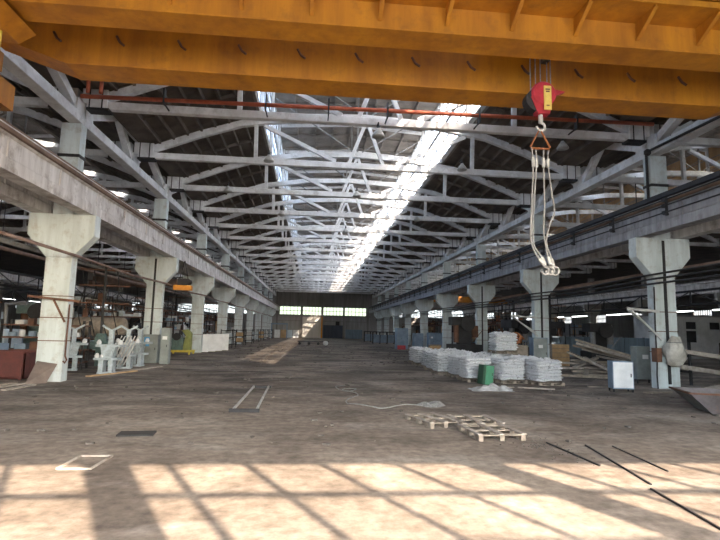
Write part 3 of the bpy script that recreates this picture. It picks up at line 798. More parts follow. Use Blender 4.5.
for k in range(24):
    y = random.uniform(8, 40); x = random.uniform(-11.5, 11); s = random.uniform(.01, .025)*(1+y/40)
    g.box((x, y, s*.3), (s*1.5, s, s*.5), rz(random.uniform(0, 180)))
o = g.build('plaster_crumbs', 'timber'); o['kind'] = 'stuff'; tag(o, 'pale plaster crumbs and paper bits littering the floor', 'litter')

# ================================================================== right side
def cabinet(name, label, loc, a, w_, d_, h_, body, door, cat='cabinet', paper=True, legs=0.0, split=1, group=None):
    t = thing(name, label, cat, loc, R(a), group)
    g = MB(); g.lo((-w_/2, -d_/2, legs), (w_/2, d_/2, h_)); g.build('body', body, t, bevel=.012)
    for k in range(split):
        x0 = -w_/2+.03+(w_-.06)*k/split; x1 = -w_/2+.03+(w_-.06)*(k+1)/split-.01
        g = MB(); g.lo((x0, -d_/2-.025, legs+.05), (x1, -d_/2, h_-.04)); dr = g.build('door', door, t, bevel=.006)
        g = MB(); g.lo((x1-.1, -d_/2-.06, legs+(h_-legs)*.5-.07), (x1-.07, -d_/2-.025, legs+(h_-legs)*.5+.07)); g.build('handle', 'dark', dr)
        if paper and k == 0:
            g = MB(); xc = (x0+x1)/2; g.lo((xc-.14, -d_/2-.03, h_*.72-.1), (xc+.14, -d_/2-.024, h_*.72+.1)); p = g.build('notice', 'paper', dr); p['label'] = 'white notice'
    if legs:
        for sx in (-1, 1):
            for sy in (-1, 1):
                g = MB(); g.box((sx*(w_/2-.04), sy*(d_/2-.04), legs/2), (.05, .05, legs)); g.build('leg', 'dark', t)
    return t
cabinet('electrical_cabinet', 'white electrical cabinet standing alone on the floor near the right column', (9.85, 19.4, 0), -10, .82, .5, 1.22, 'cabblue', 'whitebox', paper=False, legs=.12)
cabinet('electrical_cabinet', 'grey green cabinet with a white notice beside the right column', (13.25, 22.9, 0), -6, .85, .5, 1.75, 'cabgrey', 'cabgrey', legs=.2)
cabinet('electrical_cabinet', 'tall blue grey cabinet with a notice behind the white bag loads', (12.0, 31.4, 0), -4, .95, .75, 2.0, 'cabblue', 'cabgrey')
# cloth sack round the column
g = MB(); rings = []
for i, (z, r) in enumerate(((.98, .12), (1.1, .3), (1.3, .45), (1.55, .5), (1.8, .42), (2.0, .3), (2.25, .12))):
    rings.append([((r*1.0+N3((a*.05, i, 2), 1.1, .28))*math.cos(R(a)), (r*.62+N3((i, a*.06, 7), 1.2, .2))*math.sin(R(a)), z+N3((a*.03, i, 0), 2, .06)) for a in range(0, 360, 15)])
vs = [v for r in rings for v in r]; n = 24
fs = [(i*n+k, i*n+(k+1) % n, (i+1)*n+(k+1) % n, (i+1)*n+k) for i in range(6) for k in range(n)]+[tuple(range(n))[::-1], tuple(range(6*n, 7*n))]
g.add(vs, fs); t = thing('cloth_sack', 'dirty pale cloth sack tied to the front of the right column', 'sack', (12.85, 20.15, 0))
g.build('cloth', 'sack', t, True)
g = MB(); g.tube([(.3*math.cos(R(a)), .22*math.sin(R(a)), 2.0) for a in range(0, 360, 20)], .025, 6, True); g.build('tie_cord', 'rope', t)
t = thing('control_box', 'rusty control box with cables fixed low on the right column', 'control box', (12.15, 20.45, 0))
g = MB(); g.lo((-.1, -.25, 1.15), (.14, .1, 1.75)); g.build('box', 'rust', t, bevel=.01)
g = MB(); g.tube([(0, -.1, 1.15), (-.05, -.12, .6), (.02, -.05, .02)], .03, 6); g.build('cable', 'rubber', t)
g = MB(); g.tube([(.05, -.02, 1.75), (.05, -.02, 2.6), (.1, 0, 4.4)], .03, 6); g.build('riser', 'rubber', t)
# trough
t = thing('steel_trough', 'rusty steel trough with sloping grey end lying at the right edge', 'trough', (9.0, 13.95, 0), R(-20))
A = [(0, -.02), (3.4, -.02)]
g = MB()
P = [(.12, .0, .02), (3.4, .0, .02), (3.4, 1.3, .02), (.12, 1.3, .02), (-.5, -.2, .6), (3.5, -.2, .6), (3.5, 1.5, .6), (-.5, 1.5, .6)]
g.add(P, [(0,1,5,4), (1,2,6,5), (2,3,7,6)])
P2 = [(p[0]+(.04 if i in (0, 3, 4, 7) else -.04), p[1]+(.04 if i in (0, 1, 4, 5) else -.04), p[2]+.03) for i, p in enumerate(P)]
g.add(P2, [(0,1,5,4), (1,2,6,5), (2,3,7,6), (0,1,2,3)]); g.add(P, [(0,1,2,3)])
g.build('shell', 'skip', t)
g = MB(); g.add([P[0], P[3], P[7], P[4]] + [P2[0], P2[3], P2[7], P2[4]], [(0,1,2,3), (4,5,6,7), (0,1,5,4), (1,2,6,5), (2,3,7,6), (3,0,4,7)]); q = g.build('end_plate', 'steel', t); q['label'] = 'sloping grey end plate'
g = MB()
for a, b in ((4, 5), (5, 6), (6, 7), (7, 4)): g.bar(P[a], P[b], .06, .05)
g.build('rim', 'rust', t)
for x in (.55, 2.0):
    g = MB(); g.lathe([(.06, -.26), (.06, -.2)], (x, .08, .45), 10, 'y'); g.build('lug', 'dark', t)
# timber pile
pl = [((12.8, 28.2, 1.95), (16.1, 26.0, .80), .5), ((12.8, 28.0, 1.75), (15.5, 25.5, .78), .5), ((12.9, 28.7, 1.6), (16.4, 26.4, .7), .28), ((13.3, 28.4, 1.4), (16.6, 27.2, .62), .25),
      ((12.3, 27.6, 1.1), (14.2, 26.4, .12), .25), ((12.6, 28.8, 1.2), (14.6, 26.6, .1), .25), ((12.2, 27.3, .4), (14.3, 28.6, .9), .2), ((11.6, 26.2, .08), (14.6, 25.8, .1), .25),
      ((12.0, 27.2, .2), (15.6, 26.4, .25), .28), ((11.8, 28.2, .3), (15.2, 27.2, .4), .28), ((12.2, 29.0, .55), (16, 28.2, .5), .28), ((12.6, 28.4, .75), (16.2, 27.4, .62), .25), ((11.7, 25.3, .06), (13.0, 27.5, .3), .2), ((13.4, 25.2, .06), (15.9, 26.2, .2), .22),
      ((10.6, 26.4, .05), (12.9, 25.0, .05), .22), ((12.9, 27.5, .95), (13.9, 25.4, .05), .18), ((14.5, 29, 1.0), (16.9, 27.5, .5), .25)]
pw = ['topmost pale plank, its raised end by the blue fence', 'second plank under the topmost pale one', 'third plank from the top, slightly darker', 'plank sticking out to the right of the pile', 'plank sliding steeply down the left side', 'inner plank behind the steep left one', 'short board tilted the other way across the pile', 'board flat on the floor before the pile', 'bottom plank of the pile', 'low plank second from the bottom', 'plank at the back of the pile', 'plank in the middle of the pile', 'loose board pointing at the bag loads', 'short board at the right foot of the pile', 'board lying apart toward the white loads', 'thin board dropped steeply at the front', 'plank at the far right back of the pile']
for (a, b, w_), l in zip(pl, pw):
    g = MB(); g.bar(a, b, w_*1.3, .11); tag(g.build('plank', random.choice(['plank', 'plank', 'timber'])), l, 'plank', 'planks in the timber pile at right')
# plank rack at the right edge
t = thing('timber_trestle', 'dark steel trestle carrying long planks behind the right column', 'trestle', (16.2, 22.6, 0), 0)
for x in (-1.1, 1.3):
    for y in (-.45, .45): 
        g = MB(); g.lo((x-.05, y-.05, 0), (x+.05, y+.05, 2.0)); g.build('stake', 'dark', t)
    for z in (.55, 1.3):
        g = MB(); g.lo((x-.05, -.45, z), (x+.05, .45, z+.1)); g.build('arm', 'dark', t)
k = 0
for z, m_, dz in ((1.44, 'plank', .32), (.70, 'plank', .30)):
    for j in range(3):
        g = MB(); g.bar((14.6, 22.2+.3*j, z+.16), (19.2, 22.25+.3*j, z-.45+.02), .28, .2)
        tag(g.build('plank', m_), '%s long pale plank on the %s tier of the trestle' % (('nearest', 'middle', 'farthest')[j], 'upper' if k == 0 else 'lower'), 'plank', 'planks on the trestle')
    k += 1
g = MB()
for j in range(5): g.bar((14.2+.45*j, 20.9+.2*j, .05+.02*j), (17.4+.3*j, 20.0+.35*j, .05+.02*j), .22, .05)
o = None
for j in range(5):
    g = MB(); g.bar((14.2+.45*j, 20.6+.3*j, .04), (17.0+.3*j, 19.6+.4*j, .04), .2, .05)
    tag(g.build('board', 'plank'), '%s grey board on the floor between right column and trestle' % ORD[j], 'board', 'boards under the trestle')
# blue fence panels
fp = thing('fence_panel', '', 'fence panel', (0, 0, -50))
g = MB(); g.lo((-.92, -.02, .1), (.92, .02, 2.05))
for k in range(9): g.lo((-.9+.225*k-.03, -.06, .1), (-.9+.225*k+.03, .02, 2.05))
g.build('sheet', 'bluefence', fp)
for x in (-.9, .9):
    g = MB(); g.lo((x-.04, 0, 0), (x+.04, .08, 2.1)); g.build('post', 'dark', fp)
TF = tree_of(fp)
for k in range(7):
    dup(fp, (19.5+1.9*k, 48-.25*k, 0), 'slate blue sheet fence panel behind the timber, %s from the left' % ORD[k], rz=R(-7), group='blue fence panels', tree=TF)
for ch, _ in TF: bpy.data.objects.remove(ch)
bpy.data.objects.remove(fp)
# white shed
t = thing('office_shed', 'whitewashed shed with black window openings in the right side bay', 'shed', (38.0, 49.5, 0))
xs_ = [-4.4, -3.3, -2.4, -1.3, -.1, 1.4, 2.6, 6]; zs_ = [0, 1.7, 2.9, 3.1, 3.85, 4.4]
g = wall_grid(xs_, zs_, {(1, 3), (3, 3), (3, 1), (5, 3), (1, 1)}, -.1, .1); g.lo((-4.4, .1, 0), (-4.2, 4, 4.4)); g.build('front_wall', 'shed', t)
g = MB(); g.lo((-4.5, -.2, 4.4), (6.1, 4.2, 4.55)); g.build('roof', 'wall_dark', t)
for x0, x1, z0, z1 in ((-3.3, -2.4, 3.1, 3.85), (-1.3, -.1, 3.1, 3.85), (-1.3, -.1, 1.7, 2.9), (1.4, 2.6, 3.1, 3.85), (-3.3, -2.4, 1.7, 2.9)):
    g = MB(); g.lo((x0, .02, z0), (x1, .06, z1)); g.build('window', 'dark', t)
# jib brackets on the right columns
for x0, y, lab in ((12.3, 20.35, 'steel wall bracket with two pale struts on the nearest right column'), (12.3, 32.3, 'steel wall bracket with two pale struts on the second right column')):
    t = thing('column_bracket', lab, 'bracket', (x0, y, 0))
    L_ = 1.4 if y < 25 else 1.75
    g = MB(); g.bar((0.05, 0, 3.32), (-L_, 0, 3.42), .09, .11); g.build('arm', 'paleline', t)
    for d in (-.1, .12):
        g = MB(); g.bar((-L_+.1, d, 3.36), (.05, d, 2.2+d), .06, .07); g.build('strut', 'paleline', t)
# crates, pallets, coil behind the loads
t = thing('wooden_crate', 'pale wooden crate behind the tall blue grey cabinet', 'crate', (14.8, 34.3, 0), R(-5))
for k in range(5):
    g = MB(); g.lo((-.6, -.5, .06+.3*k), (.6, -.46, .06+.3*k+.27)); g.build('slat', 'freshwood', t)
g = MB(); g.lo((-.58, -.46, 0), (.58, .5, 1.55)); g.build('box', 'timber', t)
t = thing('wooden_pallet', 'pallet propped upright behind the stacked white load', 'pallet', (9.2, 30.2, 0))
for k in range(5):
    g = MB(); g.bar((-.3+.16*k, 0, .05), (-.42+.16*k, .35, 2.2), .11, .03, (0, 1, 0)); g.build('slat', 'plank', t)
for z in (.3, 1.1, 1.9):
    g = MB(); g.bar((-.4-.05*z, .06+.16*z, z), (.42-.05*z, .06+.16*z, z), .08, .07); g.build('rail', 'timber', t)
t = thing('wooden_pallet', 'pallet leaning sideways left of the upright one', 'pallet', (8.4, 30.0, 0))
for k in range(4):
    g = MB(); g.bar((-.35+.03*k, .12*k, .9-.16*k), (.42+.03*k, .12*k, 1.9-.2*k), .12, .03, (0, 1, 0)); g.build('slat', 'freshwood', t)
g = MB(); g.lo((-.35, .1, 0), (.4, .5, .9)); g.build('block', 'timber', t)
for j, (dx, dz, r) in enumerate(((0, 2.0, .3), (.55, 2.02, .32), (.28, 2.35, .26))):
    pass
t = thing('scrap_rings', 'heap of orange rusty rings piled behind the top white load', 'scrap', (10.2, 31.2, 0))
g = MB(); g.lo((-.8, -.45, 0), (.8, .45, 1.5)); g.build('crate', 'timber', t)
for j in range(9):
    g = MB(); c_ = Vector((-.55+.14*j, -.1+.1*(j % 3), 1.72+.18*(j % 3))); ax = Matrix.Rotation(R(25*j), 3, 'X') @ Matrix.Rotation(R(40*j), 3, 'Y')
    g.tube([c_ + ax @ Vector((.25*math.cos(R(a)), .25*math.sin(R(a)), 0)) for a in range(0, 360, 30)], .06, 6, True); g.build('ring', 'copper', t, True)

# machines and cabinets along the right row
def press(label, loc, s, m1, m2, a=0, group='machines along the right side'):
    t = thing('press_machine', label, 'machine', loc, R(a), group)
    g = MB(); g.lo((-.9*s, -.6*s, 0), (.9*s, .6*s, .8*s)); g.build('base', m1, t, bevel=.03)
    g = MB(); g.lo((-.3*s, .1*s, .8*s), (.5*s, .6*s, 2.3*s)); g.lo((-.8*s, -.4*s, 1.9*s), (.5*s, .5*s, 2.4*s)); g.build('frame', m1, t, bevel=.03)
    g = MB(); g.lathe([(.16*s, .9*s), (.16*s, 1.9*s)], (-.5*s, -.1*s, 0), 12); g.build('ram', m2, t)
    g = MB(); g.lathe([(.42*s, -.06), (.42*s, .06)], (.1*s, -.5*s, 2.0*s), 18, 'y'); g.build('flywheel', 'dark', t)
    g = MB(); g.bar((.5*s, -.3*s, 1.0*s), (1.0*s, -.5*s, 1.7*s), .05, .05); g.build('lever', m2, t)
    g = MB(); g.lo((.55*s, .1*s, 1.2*s), (.9*s, .4*s, 1.9*s)); g.build('motor', m2, t)
press('black bulky press seen above the white loads left of the second gap', (10.6, 43, 0), 1.5, 'dark', 'rust')
press('dark press with raised lever behind the upright pallet', (14.2, 40, 0), 1.4, 'dark', 'steel', 20)
press('smaller brown press beside the blue cabinets', (15.6, 58, 0), 1.2, 'rust', 'freshwood', -10)
press('dark press far back between the right columns', (15.2, 82, 0), 1.3, 'dark', 'rust', 5)
press('dark machine beside the blue fence left end', (16.6, 46, 0), 1.2, 'dark', 'cabblue', 5)
for k, (x, y, z, a) in enumerate(((9.9, 44.5, .1, 15), (10.3, 44.3, .35, -10), (10.9, 44.8, .6, 20), (10.5, 44.5, .85, 5), (11.2, 44.2, .3, 30))):
    g = MB(); g.box((0, 0, 0), (2.2, .5, .22)); o = g.build('timber_baulk', 'freshwood'); o.location = (x, y-k*.08, z); o.rotation_euler = (0, R(-8*(k % 2)), R(a))
    tag(o, 'warm coloured timber baulk, %s in the heap before the black press' % ('lowest', 'second', 'topmost', 'upper inner', 'rightmost')[k], 'timber', 'warm timber baulks')
t = thing('wooden_bin', 'pale timber bin left of the warm baulks behind the loads', 'bin', (8.6, 45.5, 0))
g = MB(); g.lo((-.5, -.4, 0), (.5, .4, 1.0)); g.build('box', 'freshwood', t); g = MB(); g.lo((-.55, -.45, .95), (.55, .45, 1.05)); g.build('rim', 'timber', t)
BG = 'blue cabinets along the right columns'
cabinet('blue_cabinet', 'tall blue cabinet far down the right side above the red box', (8.5, 62.5, 0), 5, 1.5, .9, 2.6, 'cabblue', 'cabblue', paper=False, split=2, group=BG)
cabinet('blue_cabinet', 'blue cabinet right of the tall one, in shade', (10.5, 62, 0), 5, 1.2, .9, 2.0, 'cabblue', 'cabblue', paper=False, group=BG)
cabinet('blue_cabinet', 'wide blue cabinet with a pale stripe nearest the white loads', (12.7, 61.5, 0), 5, 2.1, .9, 2.1, 'cabblue', 'cabblue', paper=True, split=3, group=BG)
cabinet('red_box', 'small red box on the floor before the blue cabinets', (8.05, 60, 0), 0, .95, .5, .5, 'red', 'red', 'box', paper=False)
for k, (x, y) in enumerate(((8.6, 84), (11.2, 85), (8.5, 97))):
    t = thing('workbench', 'dark workbench %s beyond the blue cabinets' % ('nearest', 'second', 'farthest')[k], 'bench', (x, y, 0), 0, 'workbenches far on the right')
    g = MB(); g.lo((-1.3, -.5, 1.9), (1.3, .5, 2.05)); g.build('top', 'dark', t)
    for sx in (-1.2, 0, 1.2):
        for sy in (-.4, .4):
            g = MB(); g.lo((sx-.06, sy-.06, 0), (sx+.06, sy+.06, 1.9)); g.build('leg', 'dark', t)
    g = MB(); g.lo((-1.2, -.3, .2), (1.2, .45, 1.5)); g.build('drawers', 'cabblue', t)

# ================================================================== left side
t = thing('scrap_bin', 'dark red steel bin standing left of the nearest left column', 'bin', (-15.4, 21.6, 0))
g = MB()
for a, b in (((-1.6, -.6, .06), (1.45, -.56, 1.05)), ((-1.6, .56, .06), (1.45, .6, 1.05)), ((-1.6, -.6, .06), (-1.56, .6, 1.05)), ((1.41, -.6, .06), (1.45, .6, 1.05)), ((-1.6, -.6, .04), (1.45, .6, .1))): g.lo(a, b)
g.build('shell', 'redbin', t)
for x in (-1.5, -.03, 1.35):
    g = MB(); g.lo((x-.04, -.66, 0), (x+.04, -.6, 1.08)); g.build('rib', 'redbin', t)
g = MB(); g.lo((-1.65, -.65, 1.03), (1.5, -.55, 1.1)); g.lo((-1.65, .55, 1.03), (1.5, .65, 1.1)); g.build('rim', 'redbin', t)
o = MB().add([(-13.1, 19.55, 0), (-12.6, 20.05, 0), (-12.45, 20.45, .68), (-13.2, 20.42, .78), (-13.12, 19.59, 0), (-12.62, 20.1, .0), (-12.47, 20.48, .69), (-13.22, 20.46, .79)],
             [(0,1,2,3), (7,6,5,4), (0,1,5,4), (1,2,6,5), (2,3,7,6), (3,0,4,7)]).build('plywood_sheet', 'ply')
tag(o, 'brown plywood sheet leaning against the foot of the nearest left column', 'plywood')
t = thing('column_bracket', 'rusty angle bracket with brace clamped round the nearest left column', 'bracket', (-12.8, 20.42, 0))
g = MB(); g.bar((-.95, -.02, 3.28), (1.0, -.02, 3.12), .1, .09); g.build('arm', 'rust', t)
g = MB(); g.bar((.02, -.03, 3.15), (.5, -.03, 2.3), .06, .06); g.build('brace', 'rust', t)
t = thing('pull_hook', 'rusty hooked rod on the corner of the nearest left column', 'rod', (-12.2, 20.45, 0))
g = MB(); g.tube([(0, 0, 1.0), (0, 0, 3.0)], .03, 6); g.tube([(0, 0, 1.0), (.08, -.02, .85), (.02, -.02, .72), (-.06, 0, .8)], .03, 6); g.build('rod', 'rust', t)
# pale bench machines with Y arms
def spindle_machine(label, loc, a, s=1.0):
    t = thing('bench_machine', label, 'machine', loc, R(a), 'pale bench machines by the left columns')
    g = MB(); g.lo((-.34, -.22, 0), (-.12, .22, .62)); g.lo((.1, -.22, 0), (.3, .22, .62)); g.lo((-.36, -.26, 0), (.34, .26, .08)); g.build('pedestal', 'machine', t, bevel=.015)
    g = MB(); g.lo((-.55, -.3, .62), (.5, .3, .72)); g.build('lower_table', 'machine', t, bevel=.01)
    g = MB(); g.prism([(-.2, .72), (.25, .72), (.35, 1.22), (-.3, 1.22)], 'y', -.2, .2); g.build('knee', 'machine', t, bevel=.01)
    g = MB(); g.lo((-.5, -.26, 1.22), (.7, .26, 1.33)); g.build('upper_table', 'machine', t, bevel=.01)
    g = MB(); g.lo((-.02, -.09, 1.33), (.18, .09, 2.0)); g.build('post', 'machine', t, bevel=.01)
    for sx in (-1, 1):
        g = MB(); g.bar((.08, 0, 1.95), (.08+sx*.42, 0, 2.2), .09, .09); g.build('arm', 'machine', t)
    for x, z in ((-.4, 1.33), (.55, 1.33), (-.45, .72), (-.2, .72)):
        g = MB(); g.lathe([(.09, z), (.11, z+.08), (.06, z+.2), (.0001, z+.22)], (x, -.12, 0), 10); g.build('roller', 'whitebox', t, True)
    g = MB(); g.lathe([(.16, -.03), (.16, .03)], (.15, -.3, .95), 14, 'y'); g.build('handwheel', 'machine', t)
spindle_machine('pale bench machine with Y shaped arms nearest the left front column', (-12.05, 24.2, 0), 0)
spindle_machine('pale bench machine, second one back, with tilted rods at its side', (-12.35, 27.2, 0), 8)
spindle_machine('pale bench machine, third one back, before the grey cabinets', (-12.3, 28.8, 0), -5)
spindle_machine('pale bench machine half hidden behind the nearest left column', (-14.3, 25.5, 0), 20)
for k in range(6):
    g = MB(); g.tube([(-12.75+.16*k, 25.9, .25), (-12.2+.16*k, 26.1, 1.7)], .03, 6); tag(g.build('steel_rod', 'paleline'), 'pale rod leaning between the bench machines, %s from the left' % ORD[k], 'rod', 'leaning rods by the bench machines')
t = thing('lathe', 'green lathe bed behind the pale bench machines', 'lathe', (-15.2, 28.5, 0), R(5))
g = MB(); g.lo((-1.6, -.35, .9), (1.6, .35, 1.3)); g.build('bed', 'machgreen', t, bevel=.03)
g = MB(); g.lo((-1.5, -.4, 1.3), (-.6, .4, 1.9)); g.build('headstock', 'machgreen', t, bevel=.04)
g = MB(); g.lathe([(.28, 0), (.28, .2)], (-.6, 0, 1.6), 16, 'x'); g.build('chuck', 'steel', t)
g = MB(); g.prism([(.7, 1.3), (1.3, 1.3), (1.2, 1.75), (.8, 1.75)], 'y', -.2, .2); g.build('tailstock', 'machgreen', t)
for x in (-1.2, 1.2):
    g = MB(); g.lo((x-.35, -.3, 0), (x+.35, .3, .9)); g.build('leg', 'machgreen', t)
t = thing('steel_tank', 'dull brown horizontal tank on a stand behind the bench machines', 'tank', (-16.5, 34, 0))
g = MB(); g.lathe([(.02, -1.7), (.5, -1.6), (.62, -1.4), (.62, 1.4), (.5, 1.6), (.02, 1.7)], (0, 0, 2.1), 20, 'x'); g.build('shell', 'timber', t, True)
for x in (-1.4, 1.4):
    g = MB(); g.lo((x-.15, -.7, 0), (x+.15, .7, 1.6)); g.build('stand', 'dark', t)
cabinet('electrical_cabinet', 'weathered grey cabinet with a blue notice before the second left column', (-12.4, 31.5, 0), 0, .85, .6, 1.7, 'cabgrey', 'cabgrey', paper=False)
g = MB(); g.lo((-12.75, 31.16, 1.0), (-12.45, 31.175, 1.55)); o = g.build('warning_sign', 'bluebright'); tag(o, 'bright blue warning sign on the weathered grey cabinet', 'sign')
g = MB(); g.lo((-12.68, 31.15, 1.18), (-12.5, 31.162, 1.32)); g.build('sign_panel', 'paper', o)
cabinet('electrical_cabinet', 'narrow tall grey cabinet with switches in front of the second left column', (-11.4, 30.9, 0), 0, .5, .5, 2.12, 'cabgrey', 'cabgrey')
t = thing('power_press', 'olive green machine on a yellow frame past the second left column', 'machine', (-13.2, 41.6, 0))
g = MB()
for y in (-.7, .7): g.lo((-.9, y-.06, .18), (.9, y+.06, .34))
for x in (-.85, .85): g.lo((x-.06, -.7, .18), (x+.06, .7, .34))
g.build('frame', 'yellow', t)
for x in (-.8, .8):
    for y in (-.7, .7):
        g = MB(); g.lo((x-.06, y-.06, 0), (x+.06, y+.06, .2)); g.build('foot', 'yellow', t)
g = MB(); g.lo((-.7, -.4, .34), (.2, .5, 1.3)); g.build('gearbox', 'machgreen', t, bevel=.04)
g = MB(); g.prism([(.1, .34), (.75, .34), (.75, 1.7), (.45, 2.0), (.0, 1.9), (.35, 1.5)], 'y', -.3, .3); g.build('column', 'olive', t, bevel=.03)
g = MB(); g.lathe([(.3, -.1), (.3, .1)], (-.3, -.45, 1.4), 16, 'y'); g.build('wheel', 'dark', t)
for k in range(4):
    g = MB(); g.box((0, 0, .78), (.85, .05, 1.56), Matrix.Rotation(R(-7), 3, 'X')); o = g.build('plasterboard', 'whitebox'); o.location = (-12.3+.35*k, 45.5+1.4*k, .01); o.rotation_euler = (0, 0, R(10))
    tag(o, 'white board leaning near the third left column, %s from the camera' % ORD[k], 'panel', 'leaning white boards on the left')
t = thing('chain_hoist', 'yellow jib hoist with black gear hung under the left beam', 'hoist', (-11.4, 34, 0))
g = MB(); g.lo((-.6, -.25, 4.62), (.55, .25, 4.95)); g.build('beam', 'orange', t, bevel=.02)
g = MB(); g.lo((-.35, -.2, 4.95), (.2, .2, 5.4)); g.lathe([(.2, -.25), (.2, .25)], (.3, 0, 5.2), 12, 'y'); g.build('gearbox', 'dark', t)
for x in (-.3, .3):
    g = MB(); g.bar((x, 0, 5.3), (0, 0, 6.62), .05, .05); g.build('hanger', 'dark', t)
g = MB(); g.tube([(-.5, 0, 4.62), (-.75, 0, 1.3)], .025, 6); g.build('chain', 'dark', t)
# dim plant of the left side bay
for k, (x, y, m_, l) in enumerate(((-19.6, 27.8, 'lightpanel', 'pale blue machine housing beyond the red bin'), (-23.8, 29.5, 'shed', 'whitish machine housing left of the pale blue one'), (-21.5, 44, 'lightpanel', 'pale blue housing deep in the left bay'), (-17.2, 52, 'shed', 'whitish housing between second and third left columns'), (-18.5, 66, 'lightpanel', 'small pale housing far in the left bay'))):
    t = thing('machine_housing', l, 'machine', (x, y, 0), R(4*k), 'machine housings in the left bay')
    g = MB(); g.lo((-1.3, -.8, .3), (1.3, .8, 1.9)); g.build('body', m_, t, bevel=.03)
    g = MB(); g.lo((-.9, -.5, 1.9), (.4, .5, 2.8)); g.build('hood', m_, t, bevel=.03)
    g = MB(); g.lo((-.75, -.53, 2.05), (-.2, -.5, 2.6)); g.build('panel', 'bluebright' if k == 0 else 'dark', t)
    g = MB(); g.lo((-1.25, -.82, .5), (-.2, -.8, 1.6)); g.build('access_door', 'dark' if k % 2 else 'cabblue', t)
    g = MB(); g.lo((-1.35, -.85, 0), (1.35, .85, .3)); g.build('plinth', 'dark', t)
    g = MB(); g.tube([(.8, 0, 1.9), (.8, 0, 3.2), (1.8, 0, 3.3)], .12, 8); g.build('duct', 'steel', t)
def bench_row(x0, y, n, label, m_='dark'):
    t = thing('workbench', label, 'bench', (x0, y, 0), 0, 'workbenches in the left bay')
    g = MB(); g.lo((-1.6, -.4, .85), (1.6, .4, .95)); g.build('top', m_, t)
    for sx in (-1.5, 1.5):
        for sy in (-.3, .3):
            g = MB(); g.lo((sx-.05, sy-.05, 0), (sx+.05, sy+.05, .85)); g.build('leg', 'dark', t)
    g = MB(); g.lo((-1.2, -.3, .95), (-.3, .3, 1.3)); g.build('tool_box', 'cabblue', t)
bench_row(-16.3, 24.2, 0, 'dark workbench right behind the red bin', 'warmboard'); bench_row(-20.5, 33, 0, 'dark workbench by the brown tank'); bench_row(-16.5, 47, 0, 'dark workbench beyond the olive machine')
def lattice(label, p, q, h, m_='dark', n=14, group='steel lattice girders in the side bays'):
    t = thing('lattice_girder', label, 'girder', (0, 0, 0), 0, group); p = Vector(p); q = Vector(q); u = Vector((0, 0, h))
    for a in (p, p+u):
        g = MB(); g.bar(a, a+(q-p), .14, .14); g.build('chord', m_, t)
    g = MB()
    for k in range(n):
        a = p+(q-p)*(k/n); b = p+(q-p)*((k+1)/n)
        g.bar(a, a+u, .07, .07)
        g.bar(a, b+u, .05, .05) if k % 2 else g.bar(a+u, b, .05, .05)
    w_ = g.build('web', m_, t)
    for k in (0, n//2, n):
        a = p+(q-p)*(k/n); g = MB(); g.lo((a.x-.12, a.y-.12, 0), (a.x+.12, a.y+.12, a.z)); g.build('post', m_, t)
lattice('dark lattice girder running deep along the left bay at mid height', (-22.5, 18, 4.6), (-22.5, 116, 4.6), .9, n=40)
lattice('second dark lattice girder farther out in the left bay', (-29.5, 24, 4.2), (-29.5, 116, 4.2), .9, n=40)
lattice('rusty lattice walkway just beyond the left columns', (-17.5, 34, 3.2), (-17.5, 100, 3.2), .6, 'rust', n=30)
lattice('dark lattice girder running deep along the right bay', (22.5, 26, 4.4), (22.5, 116, 4.4), .9, n=36)
lattice('low rusty walkway just beyond the right columns', (17.5, 52, 3.2), (17.5, 112, 3.2), .6, 'rust', n=24)
for k, (s, x, z) in enumerate(((-1, 15.5, 5.6), (-1, 19, 6.1), (-1, 26, 5.4), (1, 16, 5.7))):
    t = thing('overhead_pipe', '', 'pipe', (s*x, 0, 0))
    g = MB(); g.tube([(0, 14, z), (0, 120, z)], .11, 8); g.build('pipe_run', 'pipe_brown' if k % 2 else 'steel', t, True)
    for y in ty[1::2]:
        g = MB(); g.lo((-.02, y-.02, z+.1), (.02, y+.02, 11.4 if abs(x-BAY) < 6 else 11.6)); g.build('hanger', 'dark', t)
    tag(t, 'long pipe slung under the roof of the %s side bay, %s from its columns' % ('left' if s < 0 else 'right', ORD[k % 3]), 'pipe', 'overhead pipes in the side bays')
def side_crane(label, cx_, y, m_):
    t = thing('bridge_crane', label, 'crane', (cx_, y, 0))
    for d in (-.9, .9):
        g = MB(); g.prism([(-11.3, 8.9), (-9.5, 8.35), (9.5, 8.35), (11.3, 8.9), (11.3, 9.5), (-11.3, 9.5)], 'y', d-.3, d+.3); g.build('girder', m_, t)
    for s in (-1, 1):
        g = MB(); g.lo((s*11.3-.25, -1.8, 8.15), (s*11.3+.25, 1.8, 8.8)); g.build('end_carriage', m_, t)
    g = MB(); g.lo((-.6, -1.0, 9.5), (.6, 1.0, 9.9)); g.build('trolley', 'dark', t)
side_crane('distant yellow overhead crane in the right side bay', BAY, 100, 'crane')
side_crane('distant dull brown overhead crane in the left side bay', -BAY, 80, 'rustbeam')
